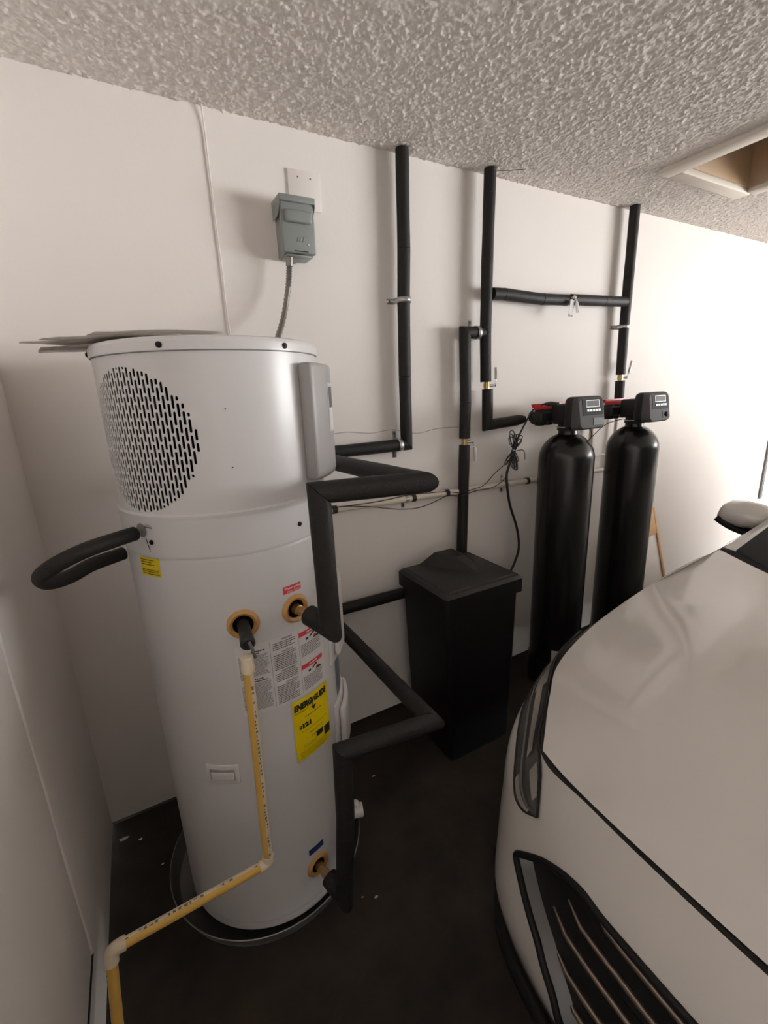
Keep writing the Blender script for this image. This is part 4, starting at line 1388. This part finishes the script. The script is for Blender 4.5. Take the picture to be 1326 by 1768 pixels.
# flank from the wheel arch backwards, belt to sill. rows top -> bottom, columns along x
FL = [
    [(1.44, .869, .799), (1.75, .873, .864), (2.10, .822, .952), (2.70, .86, .965), (3.4, .87, .975), (4.2, .86, .985), (4.95, .79, .97), (5.30, .60, .95)],
    [(1.44, .887, .755), (1.75, .899, .800), (2.10, .900, .850), (2.70, .905, .87), (3.4, .905, .88), (4.2, .90, .89), (4.95, .83, .88), (5.36, .62, .86)],
    [(1.44, .897, .60), (1.75, .908, .62), (2.10, .910, .62), (2.70, .91, .62), (3.4, .91, .62), (4.2, .905, .62), (4.95, .84, .62), (5.40, .63, .62)],
    [(1.44, .897, .40), (1.75, .908, .40), (2.10, .905, .40), (2.70, .905, .40), (3.4, .905, .40), (4.2, .90, .40), (4.95, .83, .40), (5.38, .62, .40)],
    [(1.44, .885, .19), (1.75, .89, .19), (2.10, .88, .19), (2.70, .88, .19), (3.4, .88, .19), (4.2, .87, .19), (4.95, .80, .19), (5.33, .60, .19)]]
LG = catgrid(W(FL), 26, 90)
gridmesh('body_side', LG, M_CAR, car)
gridmesh('body_side', mirrorG(LG), M_CAR, car, flip=True)
# tail
TL = []
for r in FL:
    p = r[-1]
    TL.append([(p[0] + 0.05 * (1 - (k / 4) ** 2), p[1] * k / 4, p[2]) for k in range(5)])
TG_ = catgrid(W(TL), 20, 20)
gridmesh('rear_panel', TG_, M_CAR, car, flip=True)
gridmesh('rear_panel', mirrorG(TG_), M_CAR, car)
# greenhouse curves (s>=0 half): windscreen base, header, roof rear, rear glass base, deck rear
base = HOOD_REAR
ww = [0, .3, .6, .82, 1.0]


def curve(x0, x1, s1, z0, z1):
    return [(x0 + (x1 - x0) * w ** 2, s1 * w, z0 + (z1 - z0) * w ** 2.4) for w in ww]


wsb = [(p[0] + 0.012, p[1] * 0.945, p[2] + 0.004) for p in base]
hdr = curve(2.80, 2.95, 0.555, 1.425, 1.375)
rfr = curve(4.80, 4.68, 0.545, 1.41, 1.365)  # unseen rear roofline carried back to block light on the right wall
rgb = curve(5.22, 5.12, 0.66, 1.03, 1.00)
dck = curve(5.33, 5.27, 0.60, 0.98, 0.955)


def mid(a, b, t, lift=0.0):
    return [tuple(p[k] + (q[k] - p[k]) * t + (lift if k == 2 else 0) for k in range(3)) for p, q in zip(a, b)]


def panel(name, rows, m, nu=20, nv=26):
    G = catgrid(W(rows), nu, nv)
    o = gridmesh(name, G, m, car, flip=True)
    gridmesh(name, mirrorG(G), m, car)
    return G


panel('windscreen', [wsb, mid(wsb, hdr, .35, .018), mid(wsb, hdr, .7, .018), hdr], M_GLASS)
panel('roof', [hdr, mid(hdr, rfr, .3, .02), mid(hdr, rfr, .7, .022), rfr], M_CAR)
panel('rear_window', [rfr, mid(rfr, rgb, .5, .02), rgb], M_GLASS)
panel('boot_lid', [rgb, mid(rgb, dck, .5, .015), dck], M_CAR)


# black frit band round the windscreen edge (a hair above the glass)
def off(p, d):
    return (p[0] - d * 0.5, p[1], p[2] + d)


inner_b = [off(tuple(wsb[k][i] + (hdr[k][i] - wsb[k][i]) * 0.20 for i in range(3)), 0.010) for k in range(5)]
panel('windscreen_frit', [[off(p, 0.003) for p in wsb], inner_b], M_CARB, 4, 26)
wsG = catgrid(W([wsb, mid(wsb, hdr, .35, .018), mid(wsb, hdr, .7, .018), hdr]), 20, 27)
sideband = wsG[:, 19:, :].copy()
sideband[..., 2] += 0.003
sideband[..., 0] -= 0.002
gridmesh('windscreen_frit', sideband, M_CARB, car, flip=True)
gridmesh('windscreen_frit', mirrorG(sideband), M_CARB, car)
# A pillars, roof rails and side glass
for s in (1, -1):
    Wp = lambda p: (p[0], YC + s * p[1], p[2])
    cor = base[-1]
    # pillar: strip from windscreen edge to outer side edge
    inn = [tuple(wsb[4][i] + (hdr[4][i] - wsb[4][i]) * t + (0.018 * math.sin(PI * t) if i == 2 else 0) for i in range(3)) for t in np.linspace(0, 1, 9)]
    outp = []
    for t in np.linspace(0, 1, 9):
        outp.append((cor[0] + 0.02 + (3.02 - cor[0]) * t, 0.822 + (0.605 - 0.822) * t, 0.957 + (1.335 - 0.957) * t + 0.012 * math.sin(PI * t)))
    vs = [Wp(p) for p in inn] + [Wp((p[0] - 0.004, p[1] - 0.012, p[2] + 0.006)) for p in outp] + [Wp((p[0] + 0.02, p[1] - 0.004, p[2] - 0.022)) for p in outp]
    fs = []
    for a in range(2):
        for k in range(8):
            q = (a * 9 + k, a * 9 + k + 1, (a + 1) * 9 + k + 1, (a + 1) * 9 + k)
            fs.append(q if s == 1 else q[::-1])
    pyd('windscreen_pillar', vs, fs, M_CAR, car, angle=60)
    # side window and rear pillar as one glass strip below a painted rail
    top_ = [(2.98, .600, 1.330), (3.50, .600, 1.352), (4.20, .592, 1.348), (4.85, .605, 1.25), (5.12, .66, 1.00)]
    bot_ = [(2.16, .828, .955), (2.70, .862, .968), (3.50, .872, .977), (4.30, .862, .987), (5.00, .785, .972)]
    G = catgrid(W([top_, mid(top_, bot_, .5, .0), bot_], s), 10, 30)
    gridmesh('side_window', G, M_GLASS, car, flip=(s == -1))
    rl_ = [(2.95, .560, 1.377), (3.50, .562, 1.398), (4.68, .548, 1.367), (4.92, .60, 1.22), (5.14, .662, 1.005)]
    G = catgrid(W([rl_, [(p[0], p[1] + 0.002, p[2] + 0.003) for p in top_]], s), 4, 30)
    gridmesh('roof_rail', G, M_CAR, car, flip=(s == -1))
# base of the pillar where hood, wing and pillar meet (seam)
for s in (1, -1):
    tube('pillar_seam', [(2.113, YC + s * 0.815, 0.959), (2.108, YC + s * 0.775, 0.9625)], 0.0016, M_GAP, car, 6)
# floor pan, wheels
box('underbody', 1.05, 5.30, YC - 0.82, YC + 0.82, 0.17, 0.24, M_GAP, car)
box('engine_bay_wall', 1.10, 1.14, YC - 0.60, YC + 0.60, 0.20, 0.66, M_GAP, car)
for (wx) in (1.82, 4.45):
    for s in (1, -1):
        yy = YC + s * 0.80
        wh = lathe('wheel', [(0.205, -0.10), (0.300, -0.105), (0.318, -0.09), (0.320, 0.09), (0.300, 0.112), (0.210, 0.112), (0.205, 0.10)], M_TYRE, car, 40, axis=((wx, yy, 0.32), (0, s, 0)))
        lathe('wheel_rim', [(0.0, 0.085), (0.05, 0.088), (0.06, 0.075), (0.185, 0.085), (0.207, 0.108), (0.207, 0.02)], M_ZINC, wh, 30, axis=((wx, yy, 0.32), (0, s, 0)))
# door mirrors
for s in (1, -1):
    rings = []
    secs = [(0.815, 0.020, 0.040, 1.015), (0.850, 0.046, 0.058, 1.022), (0.900, 0.054, 0.064, 1.026), (0.960, 0.050, 0.057, 1.026), (0.985, 0.036, 0.044, 1.020), (0.998, 0.012, 0.018, 1.012)]
    n = 16
    vs = []
    for (sv, dx, dz, zc_) in secs:
        for k in range(n):
            t = 2 * PI * k / n
            cx_ = math.cos(t)
            vs.append((2.40 - (0.02 + dx * 1.0) * (cx_ if cx_ > 0 else cx_ * 0.55), YC + s * (sv - 0.045), zc_ + (dz * math.sin(t) if math.sin(t) > 0 else dz * 0.75 * math.sin(t))))
    fs = []
    for a in range(len(secs) - 1):
        for k in range(n):
            q = (a * n + k, a * n + (k + 1) % n, (a + 1) * n + (k + 1) % n, (a + 1) * n + k)
            fs.append(q if s == 1 else q[::-1])
    fs.append(tuple(range((len(secs) - 1) * n, len(secs) * n)) if s == 1 else tuple(range(len(secs) * n - 1, (len(secs) - 1) * n - 1, -1)))
    mr = pyd('door_mirror', vs, fs, M_CAR, car, angle=60)
    tube('mirror_trim', smoothpath([(2.335, YC + s * 0.940, 1.012), (2.350, YC + s * 0.900, 0.985), (2.365, YC + s * 0.860, 0.968), (2.375, YC + s * 0.835, 0.962)], 4), 0.013, M_CARB, mr, 8)
    tube('mirror_arm', [(2.42, YC + s * 0.80, 0.965), (2.41, YC + s * 0.86, 0.985), (2.40, YC + s * 0.90, 1.0)], [0.03, 0.026, 0.02], M_CARB, mr, 10)

SLATS = ((0.535, 0.450), (0.483, 0.500), (0.430, 0.530), (0.365, 0.505), (0.312, 0.470), (0.262, 0.440))
# grille: recess, frame and slats
gpts = [fascia_point(s, z) for (s, z) in GR]
for sgn in (1, -1):
    pts = []
    for p in gpts:
        q = Vector(p)
        q.y = YC + sgn * (q.y - YC)
        q.x -= 0.001
        pts.append(q)
    gf = tube('grille_frame', smoothpath(pts, 5), 0.008, M_CARB, car, 8)
    box('grille_recess', 1.055, 1.07, min(YC, YC + sgn * 0.66), max(YC, YC + sgn * 0.70), 0.18, 0.64, M_GAP, car)
    # deep side wall of the grille
    side = [Vector(p) for p in gpts[6:21]]
    vs, fs = [], []
    rows = []
    for q in side:
        dy = q.y - YC
        rows.append([(q.x + 0.004, YC + sgn * dy, q.z), (q.x + 0.030, YC + sgn * (dy - 0.022), q.z - 0.002), (1.056, YC + sgn * (dy + 0.01), q.z)])
    for (nm, c, mt) in (('grille_cheek', 0, M_CARG), ('grille_tunnel', 1, M_GAP)):
        vs = [p for r in rows for p in (r[c], r[c + 1])]
        fs = []
        for k in range(len(rows) - 1):
            q = (2 * k, 2 * k + 1, 2 * k + 3, 2 * k + 2)
            fs.append(q if sgn == 1 else q[::-1])
        pyd(nm, vs, fs, mt, car, smooth=True)
    for (z, smax) in SLATS:
        pts = []
        for t in np.linspace(0, 1, 12):
            sv = smax * t
            p = fascia_point(sv, z)
            pts.append(Vector((p[0] + 0.030 + (0.010 * max(0, t - 0.9) * 10), YC + sgn * sv, z + (0.008 * max(0, t - 0.92) * 12))))
        tube('grille_slat', pts, [0.0068] * 10 + [0.006, 0.003], M_SLAT, car, 10)

# headlamps: outer and inner outline curves on the body surface (x, s, z)
HL_OUT = [(1.455, 0.874, 0.802), (1.385, 0.880, 0.762), (1.285, 0.872, 0.718), (1.190, 0.845, 0.670), (1.124, 0.802, 0.628), (1.066, 0.758, 0.596), (1.030, 0.726, 0.571), (1.009, 0.699, 0.556), (0.995, 0.660, 0.562), (0.986, 0.612, 0.594)]
HL_IN = [(1.455, 0.872, 0.804), (1.395, 0.857, 0.788), (1.315, 0.840, 0.770), (1.240, 0.800, 0.751), (1.168, 0.752, 0.731), (1.105, 0.702, 0.713), (1.062, 0.668, 0.700), (1.029, 0.644, 0.676), (1.008, 0.626, 0.638), (0.986, 0.610, 0.596)]


from mathutils.bvhtree import BVHTree
_nu, _nv = FG.shape[:2]
_bvh = BVHTree.FromPolygons([tuple(p) for p in FG.reshape(-1, 3)], [(i * _nv + j, i * _nv + j + 1, (i + 1) * _nv + j + 1, (i + 1) * _nv + j) for i in range(_nu - 1) for j in range(_nv - 1)])


def lampgrid(side, o0, o1, offn, u0=0.0, u1=1.0, nu=30, nw=8):
    """patch between the two outlines: o0..o1 across (0 outer,1 inner), u0..u1 along; offn = offset out of the body"""
    A = np.array(HL_OUT)
    B = np.array(HL_IN)
    AB = catgrid(np.stack([A, B], 1), 80, 2)
    G = np.zeros((nu, nw, 3))
    for i in range(nu):
        t = (u0 + (u1 - u0) * i / (nu - 1)) * 79
        k = min(int(t), 78)
        f = t - k
        a = AB[k, 0] * (1 - f) + AB[k + 1, 0] * f
        b = AB[k, 1] * (1 - f) + AB[k + 1, 1] * f
        for j in range(nw):
            w = o0 + (o1 - o0) * j / (nw - 1)
            p = a * (1 - w) + b * w
            loc, nrm, _i, _d = _bvh.find_nearest(Vector((p[0], YC + p[1], p[2])))
            if nrm.dot(Vector((-0.72, 0.52, 0.46))) < 0:
                nrm = -nrm
            q = loc + nrm * (0.003 + offn * (1.0 if offn < 0.006 else (0.35 + 0.65 * math.sin(PI * w))))
            p = (q.x, q.y - YC, q.z)
            G[i, j] = (p[0], YC + side * p[1], p[2])
    return G


for s in (1, -1):
    fl = s == -1
    hlo = gridmesh('headlamp', lampgrid(s, 0, 1, 0.000), M_LAMPD, car, flip=fl)
    gridmesh('lamp_reflector', lampgrid(s, 0.48, 0.72, 0.0035, 0.33, 0.62, 12, 5), M_LAMPC, hlo, flip=fl)
    gridmesh('lamp_reflector', lampgrid(s, 0.40, 0.90, 0.0035, 0.20, 0.34, 10, 6), M_LAMPC, hlo, flip=fl)
    gridmesh('lamp_reflector', lampgrid(s, 0.62, 0.92, 0.0035, 0.72, 0.90, 10, 5), M_LAMPC, hlo, flip=fl)
    gridmesh('side_strip', lampgrid(s, 0.06, 0.22, 0.0030, 0.66, 0.93, 12, 4), M_LAMPC, hlo, flip=fl)
    gridmesh('lamp_divider', lampgrid(s, 0.26, 0.34, 0.0045, 0.10, 0.97, 30, 4), M_CARG, hlo, flip=fl)
    gridmesh('lamp_lens', lampgrid(s, 0, 1, 0.009), M_LENS, hlo, flip=fl)
    edge = [Vector(p) for p in lampgrid(s, 0, 1, 0.001, 0, 1, 40, 2)[:, 0]] + [Vector(p) for p in lampgrid(s, 0, 1, 0.001, 0, 1, 40, 2)[::-1, 1]]
    tube('lamp_seal', edge, 0.0035, M_CARB, hlo, 6)
# dark lower valance and lip
for s in (1, -1):
    lp = [(0.895, 0.0, .150), (0.897, .25, .150), (0.912, .48, .150), (0.955, .665, .155), (1.05, .78, .165), (1.17, .85, .17), (1.33, .88, .17)]
    tube('front_lip', smoothpath([(a, YC + s * b, c) for a, b, c in lp], 6), 0.022, M_CARB, car, 10)
